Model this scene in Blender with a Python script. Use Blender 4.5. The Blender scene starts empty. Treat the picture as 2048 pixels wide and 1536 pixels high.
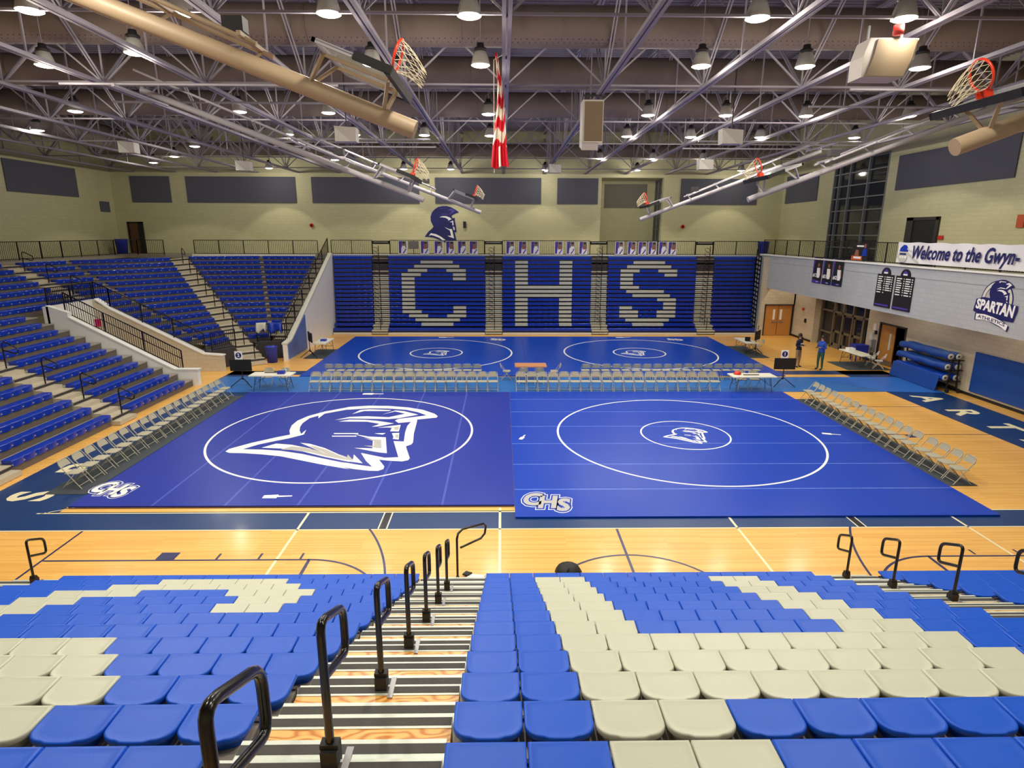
import bpy, math, random
from mathutils import Vector, Matrix
from mathutils.geometry import tessellate_polygon
random.seed(7)
SC = bpy.context.scene
COL = SC.collection
PI = math.pi

# ------------------------------------------------------------------ camera
def make_camera():
    f, p, y, r, h = 1198., .2461, .0167, .0033, 6.81
    F = Vector((math.sin(y)*math.cos(p), math.cos(y)*math.cos(p), -math.sin(p)))
    R0 = Vector((math.cos(y), -math.sin(y), 0)); U0 = R0.cross(F)
    R = math.cos(r)*R0 + math.sin(r)*U0
    U = -math.sin(r)*R0 + math.cos(r)*U0
    cd = bpy.data.cameras.new('camera'); co = bpy.data.objects.new('camera', cd); COL.objects.link(co)
    cd.sensor_width = 36; cd.lens = f/2048*36; cd.clip_start = .05; cd.clip_end = 200
    m = Matrix((( R.x, U.x, -F.x, 0), (R.y, U.y, -F.y, 0), (R.z, U.z, -F.z, h), (0, 0, 0, 1)))
    co.matrix_world = m
    SC.camera = co
make_camera()
SC.view_settings.view_transform = 'Standard'
SC.view_settings.look = 'None'
SC.view_settings.gamma = 1
SC.view_settings.use_curve_mapping = False
SC.view_settings.exposure = 0.32
w = bpy.data.worlds.new('world'); SC.world = w; w.use_nodes = True
w.node_tree.nodes['Background'].inputs[0].default_value = (.012, .014, .02, 1)
w.node_tree.nodes['Background'].inputs[1].default_value = 1
LAMP_POWER = 400.0
GLOW_POWER = 80.0
LAMP_COLOR = (1.0, .93, .80)
try:
    SC.cycles.use_light_tree = True
    SC.cycles.max_bounces = 5; SC.cycles.diffuse_bounces = 3; SC.cycles.glossy_bounces = 3
    SC.cycles.sample_clamp_indirect = 4
except Exception: pass

# ------------------------------------------------------------------ materials
def srgb(c):
    return tuple(((v/255)/12.92 if v/255 <= .04045 else ((v/255+.055)/1.055)**2.4) for v in c)
MATS = {}
def mat(name, rgb, rough=.6, metal=0., noise=0.0, nscale=6., emit=None, spec=None, coat=0., bump=0., bscale=60.):
    if name in MATS: return MATS[name]
    m = bpy.data.materials.new(name); m.use_nodes = True; MATS[name] = m
    nt = m.node_tree; b = nt.nodes['Principled BSDF']
    c = srgb(rgb)
    b.inputs['Base Color'].default_value = (*c, 1)
    b.inputs['Roughness'].default_value = rough; b.inputs['Metallic'].default_value = metal
    if spec is not None: b.inputs['Specular IOR Level'].default_value = spec
    if coat: b.inputs['Coat Weight'].default_value = coat; b.inputs['Coat Roughness'].default_value = .1
    if emit:
        b.inputs['Emission Color'].default_value = (*emit[0], 1); b.inputs['Emission Strength'].default_value = emit[1]
    tc = nt.nodes.new('ShaderNodeTexCoord')
    nz = nt.nodes.new('ShaderNodeTexNoise'); nz.inputs['Scale'].default_value = nscale; nz.inputs['Detail'].default_value = 4
    nt.links.new(tc.outputs['Object'], nz.inputs['Vector'])
    rp = nt.nodes.new('ShaderNodeMapRange')
    rp.inputs['To Min'].default_value = 1-noise-.02; rp.inputs['To Max'].default_value = 1+noise+.02
    nt.links.new(nz.outputs['Fac'], rp.inputs['Value'])
    mx = nt.nodes.new('ShaderNodeMixRGB'); mx.blend_type = 'MULTIPLY'; mx.inputs[0].default_value = 1
    mx.inputs[1].default_value = (*c, 1); nt.links.new(rp.outputs[0], mx.inputs[2])
    nt.links.new(mx.outputs[0], b.inputs['Base Color'])
    if bump:
        n2 = nt.nodes.new('ShaderNodeTexNoise'); n2.inputs['Scale'].default_value = bscale
        nt.links.new(tc.outputs['Object'], n2.inputs['Vector'])
        bp = nt.nodes.new('ShaderNodeBump'); bp.inputs['Strength'].default_value = bump; bp.inputs['Distance'].default_value = .02
        nt.links.new(n2.outputs['Fac'], bp.inputs['Height']); nt.links.new(bp.outputs[0], b.inputs['Normal'])
    return m

def brick_mat(name, c1, c2, mortar, bw, bh, ms, rough, axes='XY', offset=.5, coat=0., bump=.15, msmooth=.1, noise=.1, spec=.5, stretch=None):
    """block / plank pattern in object space"""
    m = bpy.data.materials.new(name); m.use_nodes = True; MATS[name] = m
    nt = m.node_tree; b = nt.nodes['Principled BSDF']; b.inputs['Roughness'].default_value = rough
    b.inputs['Specular IOR Level'].default_value = spec
    if coat: b.inputs['Coat Weight'].default_value = coat; b.inputs['Coat Roughness'].default_value = .16
    tc = nt.nodes.new('ShaderNodeTexCoord'); sp = nt.nodes.new('ShaderNodeSeparateXYZ'); nt.links.new(tc.outputs['Object'], sp.inputs[0])
    cb = nt.nodes.new('ShaderNodeCombineXYZ')
    if axes == 'XY':
        nt.links.new(sp.outputs[0], cb.inputs[0]); nt.links.new(sp.outputs[1], cb.inputs[1])
    else:
        ad = nt.nodes.new('ShaderNodeMath'); ad.operation = 'ADD'
        nt.links.new(sp.outputs[0], ad.inputs[0]); nt.links.new(sp.outputs[1], ad.inputs[1])
        nt.links.new(ad.outputs[0], cb.inputs[0]); nt.links.new(sp.outputs[2], cb.inputs[1])
    br = nt.nodes.new('ShaderNodeTexBrick'); nt.links.new(cb.outputs[0], br.inputs['Vector'])
    br.offset = offset; br.inputs['Scale'].default_value = 1; br.inputs['Brick Width'].default_value = bw
    br.inputs['Row Height'].default_value = bh; br.inputs['Mortar Size'].default_value = ms; br.inputs['Mortar Smooth'].default_value = msmooth
    br.inputs['Color1'].default_value = (*srgb(c1), 1); br.inputs['Color2'].default_value = (*srgb(c2), 1); br.inputs['Mortar'].default_value = (*srgb(mortar), 1)
    nz = nt.nodes.new('ShaderNodeTexNoise'); nz.inputs['Scale'].default_value = 1.3 if not stretch else 1; nz.inputs['Detail'].default_value = 5
    if stretch:
        mp = nt.nodes.new('ShaderNodeMapping'); mp.inputs['Scale'].default_value = stretch
        nt.links.new(tc.outputs['Object'], mp.inputs[0]); nt.links.new(mp.outputs[0], nz.inputs['Vector'])
    else: nt.links.new(tc.outputs['Object'], nz.inputs['Vector'])
    rp = nt.nodes.new('ShaderNodeMapRange'); rp.inputs['To Min'].default_value = 1-noise; rp.inputs['To Max'].default_value = 1+noise
    nt.links.new(nz.outputs['Fac'], rp.inputs['Value'])
    mx = nt.nodes.new('ShaderNodeMixRGB'); mx.blend_type = 'MULTIPLY'; mx.inputs[0].default_value = 1
    nt.links.new(br.outputs['Color'], mx.inputs[1]); nt.links.new(rp.outputs[0], mx.inputs[2]); nt.links.new(mx.outputs[0], b.inputs['Base Color'])
    if bump:
        bp = nt.nodes.new('ShaderNodeBump'); bp.inputs['Strength'].default_value = bump; bp.inputs['Distance'].default_value = .01; bp.invert = True
        nt.links.new(br.outputs['Fac'], bp.inputs['Height']); nt.links.new(bp.outputs[0], b.inputs['Normal'])
    return m

def ply_mat():
    m = bpy.data.materials.new('plywood'); m.use_nodes = True; MATS['plywood'] = m
    nt = m.node_tree; b = nt.nodes['Principled BSDF']; b.inputs['Roughness'].default_value = .3
    tc = nt.nodes.new('ShaderNodeTexCoord'); mp = nt.nodes.new('ShaderNodeMapping'); mp.inputs['Scale'].default_value = (1.6, 5.5, 3)
    nt.links.new(tc.outputs['Object'], mp.inputs[0])
    nz = nt.nodes.new('ShaderNodeTexNoise'); nz.inputs['Scale'].default_value = 1.3; nz.inputs['Detail'].default_value = 1.5
    nt.links.new(mp.outputs[0], nz.inputs['Vector'])
    mu = nt.nodes.new('ShaderNodeMath'); mu.operation = 'MULTIPLY'; mu.inputs[1].default_value = 9
    nt.links.new(nz.outputs['Fac'], mu.inputs[0])
    fr = nt.nodes.new('ShaderNodeMath'); fr.operation = 'PINGPONG'; fr.inputs[1].default_value = .5
    nt.links.new(mu.outputs[0], fr.inputs[0])
    cr = nt.nodes.new('ShaderNodeValToRGB'); nt.links.new(fr.outputs[0], cr.inputs[0])
    cr.color_ramp.elements[0].position = .05; cr.color_ramp.elements[0].color = (*srgb((208, 126, 44)), 1)
    cr.color_ramp.elements[1].position = .32; cr.color_ramp.elements[1].color = (*srgb((246, 190, 104)), 1)
    nt.links.new(cr.outputs[0], b.inputs['Base Color'])
    return m

WOOD = brick_mat('maple_planks', (244, 192, 100), (230, 170, 80), (200, 138, 62), 2.3, .057, .0015, .36, 'XY', .37, coat=.25, bump=.0, noise=.07, stretch=(.7, 9, 1))
CMU_CREAM = brick_mat('painted_block_cream', (204, 200, 158), (199, 195, 153), (188, 184, 144), .4, .2, .008, .55, 'XZ', bump=.3, noise=.04)
CMU_GREY = brick_mat('painted_block_grey', (176, 181, 186), (171, 176, 182), (160, 165, 171), .4, .2, .008, .5, 'XZ', bump=.3, noise=.04)
CMU_TAN = brick_mat('painted_block_tan', (204, 194, 172), (198, 188, 167), (184, 174, 152), .4, .2, .008, .45, 'XZ', bump=.3, noise=.04)
PLY = ply_mat()
M = dict(
 white=mat('white_paint', (232, 232, 228), .5), offwhite=mat('offwhite_paint', (214, 212, 200), .5, noise=.03),
 seat_blue=mat('blue_seat_plastic', (10, 84, 204), .42, noise=.05, nscale=3, spec=.35, bump=.05, bscale=120),
 seat_grey=mat('stone_grey_seat_plastic', (198, 200, 178), .4, noise=.02, nscale=3, bump=.04, bscale=120),
 bench_blue=mat('bench_blue_plastic', (10, 50, 168), .27, noise=.06),
 bench_grey=mat('bench_grey_plastic', (196, 198, 184), .3, noise=.03),
 under=mat('dark_understructure', (52, 48, 50), .7), riser=mat('brown_grey_riser', (98, 90, 82), .7), black=mat('black_powdercoat', (16, 15, 15), .22, spec=.6),
 blackm=mat('matte_black', (18, 18, 20), .6), alu=mat('ribbed_aluminium', (214, 222, 210), .38, metal=.15, noise=.05, nscale=30),
 grip=mat('black_grip_strip', (70, 68, 64), .75, noise=.2, nscale=60), grey_line=mat('grey_joint', (150, 154, 158), .6), steel=mat('galvanised_steel', (150, 150, 152), .4, metal=.7),
 deck=mat('grey_deck_board', (150, 142, 130), .6, noise=.06), deckwood=mat('tan_deck_board', (206, 156, 104), .5, noise=.08),
 stepalu=mat('step_tread', (190, 180, 158), .5, noise=.05),
 mat_r=mat('royal_vinyl_mat', (8, 60, 178), .34, noise=.03, nscale=.5, bump=.06, bscale=9, spec=.28),
 mat_l=mat('violet_blue_vinyl_mat', (30, 50, 156), .36, noise=.03, nscale=.5, bump=.06, bscale=9, spec=.3),
 mat_b=mat('blue_vinyl_mat', (8, 66, 180), .34, noise=.03, nscale=.5, spec=.45),
 runner=mat('sky_blue_vinyl_runner', (40, 108, 186), .36, noise=.02), runner_dark=mat('charcoal_floor_runner', (58, 66, 72), .8, noise=.08, nscale=20),
 runner2=mat('royal_blue_vinyl_runner', (40, 104, 196), .36, noise=.02),
 navy=mat('navy_floor_paint', (6, 52, 108), .34, coat=.1, noise=.05), ink=mat('dark_line_paint', (38, 42, 92), .3), black_line=mat('black_line_paint', (28, 20, 18), .3),
 cream_line=mat('cream_line_paint', (240, 230, 190), .3), line_white=mat('white_mat_paint', (244, 244, 240), .4), line_grey=mat('light_grey_mat_paint', (182, 180, 176), .4),
 seam=mat('seam_tape', (110, 142, 226), .28, noise=.5, nscale=6), seam2=mat('seam_tape_dull', (62, 80, 180), .35, noise=.25, nscale=6),
 panel=mat('grey_acoustic_panel', (88, 89, 100), .9, bump=.2, bscale=150), panel2=mat('pale_grey_acoustic_panel', (126, 124, 114), .9, bump=.2, bscale=150),
 truss=mat('lavender_grey_steel_paint', (158, 151, 160), .7, noise=.04), roof=mat('roof_deck_paint', (138, 132, 140), .6), duct=mat('taupe_duct_paint', (118, 103, 94), .6, noise=.03),
 lens=mat('glowing_lens', (255, 255, 250), .4, emit=((1, .96, .88), 9.0)), bell=mat('frosted_reflector', (196, 192, 182), .35, noise=.05),
 darkmetal=mat('dark_fixture_metal', (44, 42, 44), .5), tube_tan=mat('cream_steel_tube', (184, 160, 130), .5, noise=.04), tube_white=mat('white_steel_tube', (168, 163, 168), .6),
 orange=mat('orange_rim_paint', (214, 52, 22), .35), net=mat('cream_net_cord', (222, 208, 176), .8), pad_black=mat('black_edge_pad', (16, 16, 18), .5),
 chair=mat('beige_chair_paint', (178, 173, 152), .4, noise=.03), chair_w=mat('white_chair_plastic', (232, 232, 230), .4),
 tabletop=mat('white_table_plastic', (226, 224, 208), .45), tableleg=mat('grey_table_leg', (64, 64, 68), .4), woodtop=mat('brown_laminate', (190, 132, 92), .4, noise=.05),
 bin_blue=mat('bin_blue_plastic', (30, 50, 168), .4), door=mat('oak_veneer', (190, 132, 66), .35, noise=.05, nscale=3), doorbrown=mat('dark_brown_veneer', (92, 58, 36), .4),
 frame_dark=mat('dark_door_frame', (48, 44, 44), .4), win_frame=mat('grey_window_frame', (112, 118, 122), .5), frame_alu=mat('bronze_aluminium_frame', (128, 120, 104), .4, metal=.4), dark=mat('dark_interior', (26, 26, 30), .8),
 pad=mat('blue_wall_pad_vinyl', (24, 72, 156), .4), pad_and_seat_sheen=mat('slate_blue_pad_vinyl_and_seat_sheen', (84, 110, 176), .5), navy_print=mat('navy_print', (16, 20, 92), .5), black_print=mat('black_print', (16, 15, 18), .5),
 banner=mat('white_banner_vinyl', (232, 230, 232), .5, bump=.3, bscale=2.2), paper=mat('white_paper', (240, 240, 240), .6), cream_mesh=mat('tan_speaker_grille', (122, 104, 80), .8), speaker=mat('cream_speaker_cabinet', (196, 188, 180), .5),
 red=mat('flag_red', (206, 4, 38), .7), flag_white=mat('flag_white', (240, 232, 214), .7), redsign=mat('red_sign', (196, 40, 30), .5), skin=mat('skin', (190, 138, 112), .5), hair=mat('dark_hair', (34, 26, 24), .6),
 navycloth=mat('navy_fleece', (26, 32, 58), .85), khaki=mat('khaki_cloth', (142, 118, 92), .85), bluecloth=mat('blue_sweater', (34, 80, 180), .85), greencloth=mat('green_trousers', (40, 88, 82), .85), shoe=mat('dark_shoe', (24, 22, 24), .6),
 greyblk=mat('wall_plate_grey', (120, 120, 120), .5), dpurple=mat('poster_purple', (70, 50, 150), .5), photo_skin=mat('poster_skin', (150, 90, 72), .5), orange_print=mat('poster_orange', (190, 80, 40), .5),
 bottle=mat('clear_plastic', (190, 200, 205), .2),
)
def glass_mat():
    m = bpy.data.materials.new('dark_window_glass'); m.use_nodes = True; MATS['glass'] = m
    b = m.node_tree.nodes['Principled BSDF']; b.inputs['Base Color'].default_value = (.02, .022, .028, 1); b.inputs['Roughness'].default_value = .05
    nt = m.node_tree; tc = nt.nodes.new('ShaderNodeTexCoord'); nz = nt.nodes.new('ShaderNodeTexNoise'); nz.inputs['Scale'].default_value = .6
    nt.links.new(tc.outputs['Object'], nz.inputs['Vector']); bp = nt.nodes.new('ShaderNodeBump'); bp.inputs['Strength'].default_value = .02
    nt.links.new(nz.outputs['Fac'], bp.inputs['Height']); nt.links.new(bp.outputs[0], b.inputs['Normal'])
    return m
M['glass'] = glass_mat()
def clear_mat():
    m = bpy.data.materials.new('clear_acrylic'); m.use_nodes = True
    b = m.node_tree.nodes['Principled BSDF']; b.inputs['Base Color'].default_value = (.72, .8, .76, 1); b.inputs['Roughness'].default_value = .12
    b.inputs['Alpha'].default_value = .45
    return m
M['clear'] = clear_mat()

# ------------------------------------------------------------------ mesh builder
class MB:
    def __init__(s): s.v = []; s.f = []; s.mi = []; s.sm = []
    def add(s, vs, fs, mi=0, sm=False):
        o = len(s.v); s.v += [tuple(p) for p in vs]
        for f in fs: s.f.append(tuple(i+o for i in f)); s.mi.append(mi); s.sm.append(sm)
        return s
    def box(s, c, d, mi=0, rz=0., rx=0., ry=0.):
        x, y, z = d[0]/2, d[1]/2, d[2]/2
        vs = [Vector((sx*x, sy*y, sz*z)) for sx in (-1, 1) for sy in (-1, 1) for sz in (-1, 1)]
        if rz or rx or ry:
            m = Matrix.Rotation(rz, 3, 'Z') @ Matrix.Rotation(ry, 3, 'Y') @ Matrix.Rotation(rx, 3, 'X')
            vs = [m @ v for v in vs]
        c = Vector(c)
        return s.add([v+c for v in vs], [(0, 1, 3, 2), (4, 6, 7, 5), (0, 4, 5, 1), (2, 3, 7, 6), (0, 2, 6, 4), (1, 5, 7, 3)], mi)
    def bx(s, x0, x1, y0, y1, z0, z1, mi=0):
        return s.box(((x0+x1)/2, (y0+y1)/2, (z0+z1)/2), (abs(x1-x0), abs(y1-y0), abs(z1-z0)), mi)
    def bar(s, a, b, w=.04, h=None, mi=0):
        """square bar between two points"""
        a, b = Vector(a), Vector(b); h = h or w; d = (b-a)
        if d.length < 1e-6: return s
        d.normalize(); up = Vector((0, 0, 1)) if abs(d.z) < .95 else Vector((0, 1, 0))
        r = d.cross(up).normalized()*w/2; u = r.normalized().cross(d)*h/2
        vs = [p+sx*r+sy*u for p in (a, b) for sx, sy in ((-1, -1), (1, -1), (1, 1), (-1, 1))]
        return s.add(vs, [(0, 3, 2, 1), (4, 5, 6, 7), (0, 1, 5, 4), (1, 2, 6, 5), (2, 3, 7, 6), (3, 0, 4, 7)], mi)
    def tube(s, path, r, n=8, mi=0, close=False, cap=True):
        P = [Vector(p) for p in path]; k = len(P); rings = []; rr = r if isinstance(r, (list, tuple)) else [r]*k
        ref = None
        for i in range(k):
            if close: d = (P[(i+1) % k]-P[i-1]).normalized()
            else: d = (P[min(i+1, k-1)]-P[max(i-1, 0)]).normalized()
            if ref is None: ref = Vector((0, 0, 1)) if abs(d.z) < .9 else Vector((1, 0, 0))
            a = ref - d*ref.dot(d)
            if a.length < 1e-4: a = Vector((0, 1, 0)) - d*d.y
            a.normalize(); b = d.cross(a); ref = a
            rings.append([P[i]+rr[i]*(math.cos(2*PI*j/n+.4)*a+math.sin(2*PI*j/n+.4)*b) for j in range(n)])
        vs = [v for g in rings for v in g]; fs = []
        for i in range(k if close else k-1):
            o, q = i*n, ((i+1) % k)*n
            for j in range(n): fs.append((o+j, o+(j+1) % n, q+(j+1) % n, q+j))
        s.add(vs, fs, mi, True)
        if cap and not close:
            s.add(rings[0], [tuple(range(n))[::-1]], mi); s.add(rings[-1], [tuple(range(n))], mi)
        return s
    def lathe(s, prof, c=(0, 0, 0), n=20, mi=0):
        c = Vector(c); vs = []; fs = []
        for r, z in prof: vs += [c+Vector((r*math.cos(2*PI*j/n), r*math.sin(2*PI*j/n), z)) for j in range(n)]
        for i in range(len(prof)-1):
            for j in range(n): fs.append((i*n+j, i*n+(j+1) % n, (i+1)*n+(j+1) % n, (i+1)*n+j))
        return s.add(vs, fs, mi, True)
    def prism(s, poly, z0, z1, mi=0):
        n = len(poly)
        if sum(poly[i][0]*poly[(i+1) % n][1]-poly[(i+1) % n][0]*poly[i][1] for i in range(n)) < 0: poly = poly[::-1]
        vs = [(x, y, z0) for x, y in poly]+[(x, y, z1) for x, y in poly]
        fs = [tuple(range(n))[::-1], tuple(range(n, 2*n))]+[(i, (i+1) % n, n+(i+1) % n, n+i) for i in range(n)]
        return s.add(vs, fs, mi)
    def slab(s, poly, t0, t1, fn, mi=0):
        """concave polygon in (u,v) extruded from t0 to t1, mapped by fn(u,v,t)"""
        n = len(poly)
        if sum(poly[i][0]*poly[(i+1) % n][1]-poly[(i+1) % n][0]*poly[i][1] for i in range(n)) < 0: poly = poly[::-1]
        tris = tessellate_polygon([[Vector((u, v, 0)) for u, v in poly]])
        vs = [fn(u, v, t1) for u, v in poly]+[fn(u, v, t0) for u, v in poly]
        fs = []
        for t in tris:
            a, b, c = t
            ar = (poly[b][0]-poly[a][0])*(poly[c][1]-poly[a][1])-(poly[c][0]-poly[a][0])*(poly[b][1]-poly[a][1])
            if ar < 0: b, c = c, b
            fs.append((a, b, c)); fs.append((n+a, n+c, n+b))
        fs += [(i, n+i, n+(i+1) % n, (i+1) % n) for i in range(n)]
        return s.add(vs, fs, mi)
    def ring(s, cx, cy, r, w, z0, z1, n=96, mi=0, a0=0., a1=2*PI):
        vs = []; k = n+1
        for i in range(k):
            a = a0+(a1-a0)*i/n
            for rr, z in ((r-w/2, z1), (r+w/2, z1), (r+w/2, z0), (r-w/2, z0)): vs.append((cx+rr*math.cos(a), cy+rr*math.sin(a), z))
        fs = []
        for i in range(n):
            for j in range(4): fs.append((i*4+j, i*4+(j+1) % 4, (i+1)*4+(j+1) % 4, (i+1)*4+j))
        return s.add(vs, fs, mi)
    def mesh(s, name, mats, off=None):
        me = bpy.data.meshes.new(name)
        vs = s.v if off is None else [(x-off[0], y-off[1], z-off[2]) for x, y, z in s.v]
        me.from_pydata(vs, [], s.f)
        for m in (mats if isinstance(mats, (list, tuple)) else [mats]): me.materials.append(m)
        me.polygons.foreach_set('material_index', s.mi); me.polygons.foreach_set('use_smooth', s.sm); me.update()
        return me
    def build(s, name, mats, parent=None, local=False):
        """vertices are world coordinates unless local"""
        off = None
        if parent is not None and not local:
            off = Vector((0, 0, 0)); q = parent
            while q is not None: off = off+Vector(q.location); q = q.parent
        o = bpy.data.objects.new(name, s.mesh(name, mats, off)); COL.objects.link(o)
        if parent is not None: o.parent = parent
        return o
def thing(name, label, cat, loc=(0, 0, 0), rz=0., group=None):
    o = bpy.data.objects.new(name, None); COL.objects.link(o); o.empty_display_size = .1
    o.location = loc; o.rotation_euler = (0, 0, rz); o['label'] = label; o['category'] = cat
    if group: o['group'] = group
    return o
def tag(o, label, cat, group=None, kind=None):
    o['label'] = label; o['category'] = cat
    if group: o['group'] = group
    if kind: o['kind'] = kind
    return o
def struct(name, mb, m, label=None):
    o = mb.build(name, m); o['kind'] = 'structure'
    if label: o['label'] = label
    return o
def dup(root, loc, rz=0., label=None, group=None):
    r = root.copy(); COL.objects.link(r); r.location = loc; r.rotation_euler = (0, 0, rz)
    if label: r['label'] = label
    if group: r['group'] = group
    for ch in list(root.children):
        c = ch.copy(); COL.objects.link(c); c.parent = r
        for g in list(ch.children):
            d = g.copy(); COL.objects.link(d); d.parent = c
    return r
ORD = 'zeroth first second third fourth fifth sixth seventh eighth ninth tenth eleventh twelfth thirteenth fourteenth fifteenth sixteenth seventeenth eighteenth nineteenth twentieth twenty-first'.split()
def text_mb(txt, size, fn, depth=.004, shear=0., bold=0., align='CENTER', mi=0, mb=None, sx=1., spacing=1.):
    """lettering as flat extruded geometry; fn maps (u, v, t) to world"""
    cu = bpy.data.curves.new('lettering', 'FONT'); cu.body = txt; cu.size = size; cu.shear = shear; cu.offset = bold; cu.align_x = align; cu.space_character = spacing
    cu.align_y = 'CENTER'; cu.resolution_u = 3; cu.fill_mode = 'FRONT'
    ob = bpy.data.objects.new('lettering', cu); COL.objects.link(ob)
    dg = bpy.context.evaluated_depsgraph_get(); me = bpy.data.meshes.new_from_object(ob.evaluated_get(dg))
    bpy.data.objects.remove(ob); 
    mb = mb or MB()
    vs = [fn(v.co.x*sx, v.co.y, depth) for v in me.vertices]
    mb.add(vs, [tuple(p.vertices) for p in me.polygons], mi)
    bpy.data.meshes.remove(me); bpy.data.curves.remove(cu)
    return mb

# ================================================================== THE HALL
LW, RW, BW, FB, TOPZ = -28.0, 20.5, 45.5, -4.0, 13.9   # left, right, back wall, wall behind the camera, roof
DECKZ = 5.30
# floor
floor = struct('floor', MB().bx(-30, 26, -6, 48.5, -.2, 0), WOOD)
def XYZ(z0): return lambda u, v, t: (u, v, z0+t)
mb = MB()
def quad(mb, x0, x1, y0, y1, z=.003, mi=0): mb.add([(x0, y0, z), (x1, y0, z), (x1, y1, z), (x0, y1, z)], [(0, 1, 2, 3)], mi)
def line(mb, a, b, w, z=.004, mi=0):
    a, b = Vector((*a, z)), Vector((*b, z)); d = (b-a).normalized(); n = Vector((-d.y, d.x, 0))*w/2
    mb.add([a-n, b-n, b+n, a+n], [(0, 1, 2, 3)], mi)
quad(mb, -13.6, 19.62, 12.99, 13.85)           # near sideline band
quad(mb, -13.6, -11.1, 13.85, 29.85); quad(mb, 17.16, 19.62, 13.85, 29.85)
quad(mb, -13.6, 19.62, 29.0, 29.85)
mb.build('border_band', M['navy'], floor)
mb = MB()
for y in (12.965, 13.875): line(mb, (-11.6, y), (19.6, y), .045)
line(mb, (-30, 12.965), (-11.6, 12.965), .045)
for x in (5.62, -4.85): line(mb, (x-.0, 8.0), (x, 13.85), .06)
line(mb, (-.06, 8.0), (-.06, 14.1), .06); line(mb, (11.2, 8.5), (11.2, 13.85), .06)
for x in (-2.95, -2.75, 8.55, 8.75): line(mb, (x, 12.99), (x, 13.85), .03)
line(mb, (-11.5, 13.86), (-10.9, 14.2), .03)
mb.build('cream_boundary_line', M['cream_line'], floor)
mb = MB()
line(mb, (-11.4, 13.92), (.3, 13.92), .035); line(mb, (-11.2, 14.16), (.3, 14.16), .04)
line(mb, (-2.85, 12.99), (-2.85, 13.85), .12); line(mb, (8.65, 12.99), (8.65, 13.85), .12)
mb.build('black_edge_line', M['black_line'], floor)
mb = MB()
# cross court markings near the stands
line(mb, (-9.85, 12.95), (-9.75, 5), .05); line(mb, (-9.8, 11.63), (-4.15, 11.63), .05); line(mb, (-4.15, 11.66), (-4.15, 8.0), .07)
quad(mb, -7.45, -7.05, 11.66, 11.95, .005)
for x in (-6.15, -5.25, -4.4+.05): line(mb, (x, 11.66), (x, 11.9), .05)
mb.ring(-4.15, 9.83, 1.8, .05, .002, .005, 40, 0, -PI/2, PI/2)
mb.ring(-8.6, 9.83, 6.3, .05, .002, .005, 40, 0, -.2, .53)
line(mb, (2.72, 12.95), (2.72, 6), .06)
mb.ring(2.72, 9.9, 1.85, .05, .002, .005, 64)
line(mb, (14.6, 11.63), (9.3, 11.63), .05); line(mb, (9.3, 11.66), (9.3, 8.0), .07)
line(mb, (10.4, 11.7), (10.4, 11.9), .05); line(mb, (9.9+1.5, 11.7), (11.4, 11.9), .05)
mb.ring(9.3, 9.83, 1.8, .05, .002, .005, 40, 0, PI/2, PI*1.5)
mb.ring(13.8, 9.83, 6.3, .05, .002, .005, 40, 0, PI-.53, PI+.2)
mb.ring(13.6, 19.6, 6.1, .04, .002, .005, 40, 0, -PI*.5, -.2)
line(mb, (12.5, 23.25), (17.15, 23.25), .04); line(mb, (12.5, 19.75), (17.15, 19.75), .04)
quad(mb, 14.35, 14.75, 23.25, 23.5, .005); quad(mb, 14.1, 14.5, 19.45, 19.75, .005)
line(mb, (14.5, 33.5), (16.3, 29.9), .04); line(mb, (16.0, 38), (14.0, 35.5), .03)
mb.build('dark_court_line', M['ink'], floor)
# painted letters on the side bands
mb = MB()
for ch, y in (('A', 24.45), ('R', 22.45), ('T', 20.55), ('A', 18.7)):
    text_mb(ch, 1.5, (lambda yy: lambda u, v, t: (18.25+v, yy-u, .006))(y), bold=.045, sx=.95, mb=mb)
for ch, y in (('S', 14.9), ('P', 16.85)):
    text_mb(ch, 1.5, (lambda yy: lambda u, v, t: (-12.45-v, yy+u, .006))(y), bold=.045, sx=.95, mb=mb)
mb.build('painted_letter', M['cream_line'], floor)

# walls
def wall(name, boxes, m):
    mb = MB()
    for b in boxes: mb.bx(*b)
    return struct(name, mb, m)
wall('wall_left', [(LW-.3, LW, FB, BW+.3, 0, TOPZ)], CMU_CREAM)
wall('wall_back', [(LW, 7.2, BW, BW+.3, 0, TOPZ), (11.75, RW+.3, BW, BW+.3, 0, TOPZ), (7.2, 11.75, BW, BW+.3, 10.75, TOPZ), (7.2, 11.75, BW, BW+.3, 0, DECKZ-.1),
                   (6.9, 7.2, BW+.3, 48.3, 5.0, 11.2), (7.2, 12.0, 48.0, 48.3, 5.0, 11.2), (7.2, 12.0, BW+.3, 48, 10.75, 11.0), (11.75, 12.05, BW+.3, 46.0, 5, 11.2)], CMU_CREAM)
wall('wall_right', [(RW, RW+.3, FB, 33.25, DECKZ, TOPZ), (RW, RW+.3, 38.65, BW, DECKZ, TOPZ), (RW, RW+.3, 33.25, 38.65, 11.1, TOPZ)], CMU_CREAM)
wall('wall_front', [(LW, RW, FB-.3, FB, 0, TOPZ)], CMU_CREAM)
wall('wall_right_lower', [(20.4, 20.7, FB, 29.65, 0, DECKZ), (20.4, 20.7, 31.75, 32.9, 0, DECKZ), (20.4, 20.7, 29.65, 31.75, 2.2, DECKZ), (20.4, 20.7, 32.9, 38.2, 2.95, DECKZ),
                          (20.1, 20.7, 38.2, 38.75, 0, DECKZ), (20.1, 20.4, 38.75, 41.2, 0, DECKZ), (20.0, 20.1, 40.9, 41.2, 0, DECKZ), (17.75, 18.03, 40.9, 41.2, 0, DECKZ), (18.03, 20.1, 40.9, 41.2, 2.12, DECKZ)], CMU_TAN)
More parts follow.
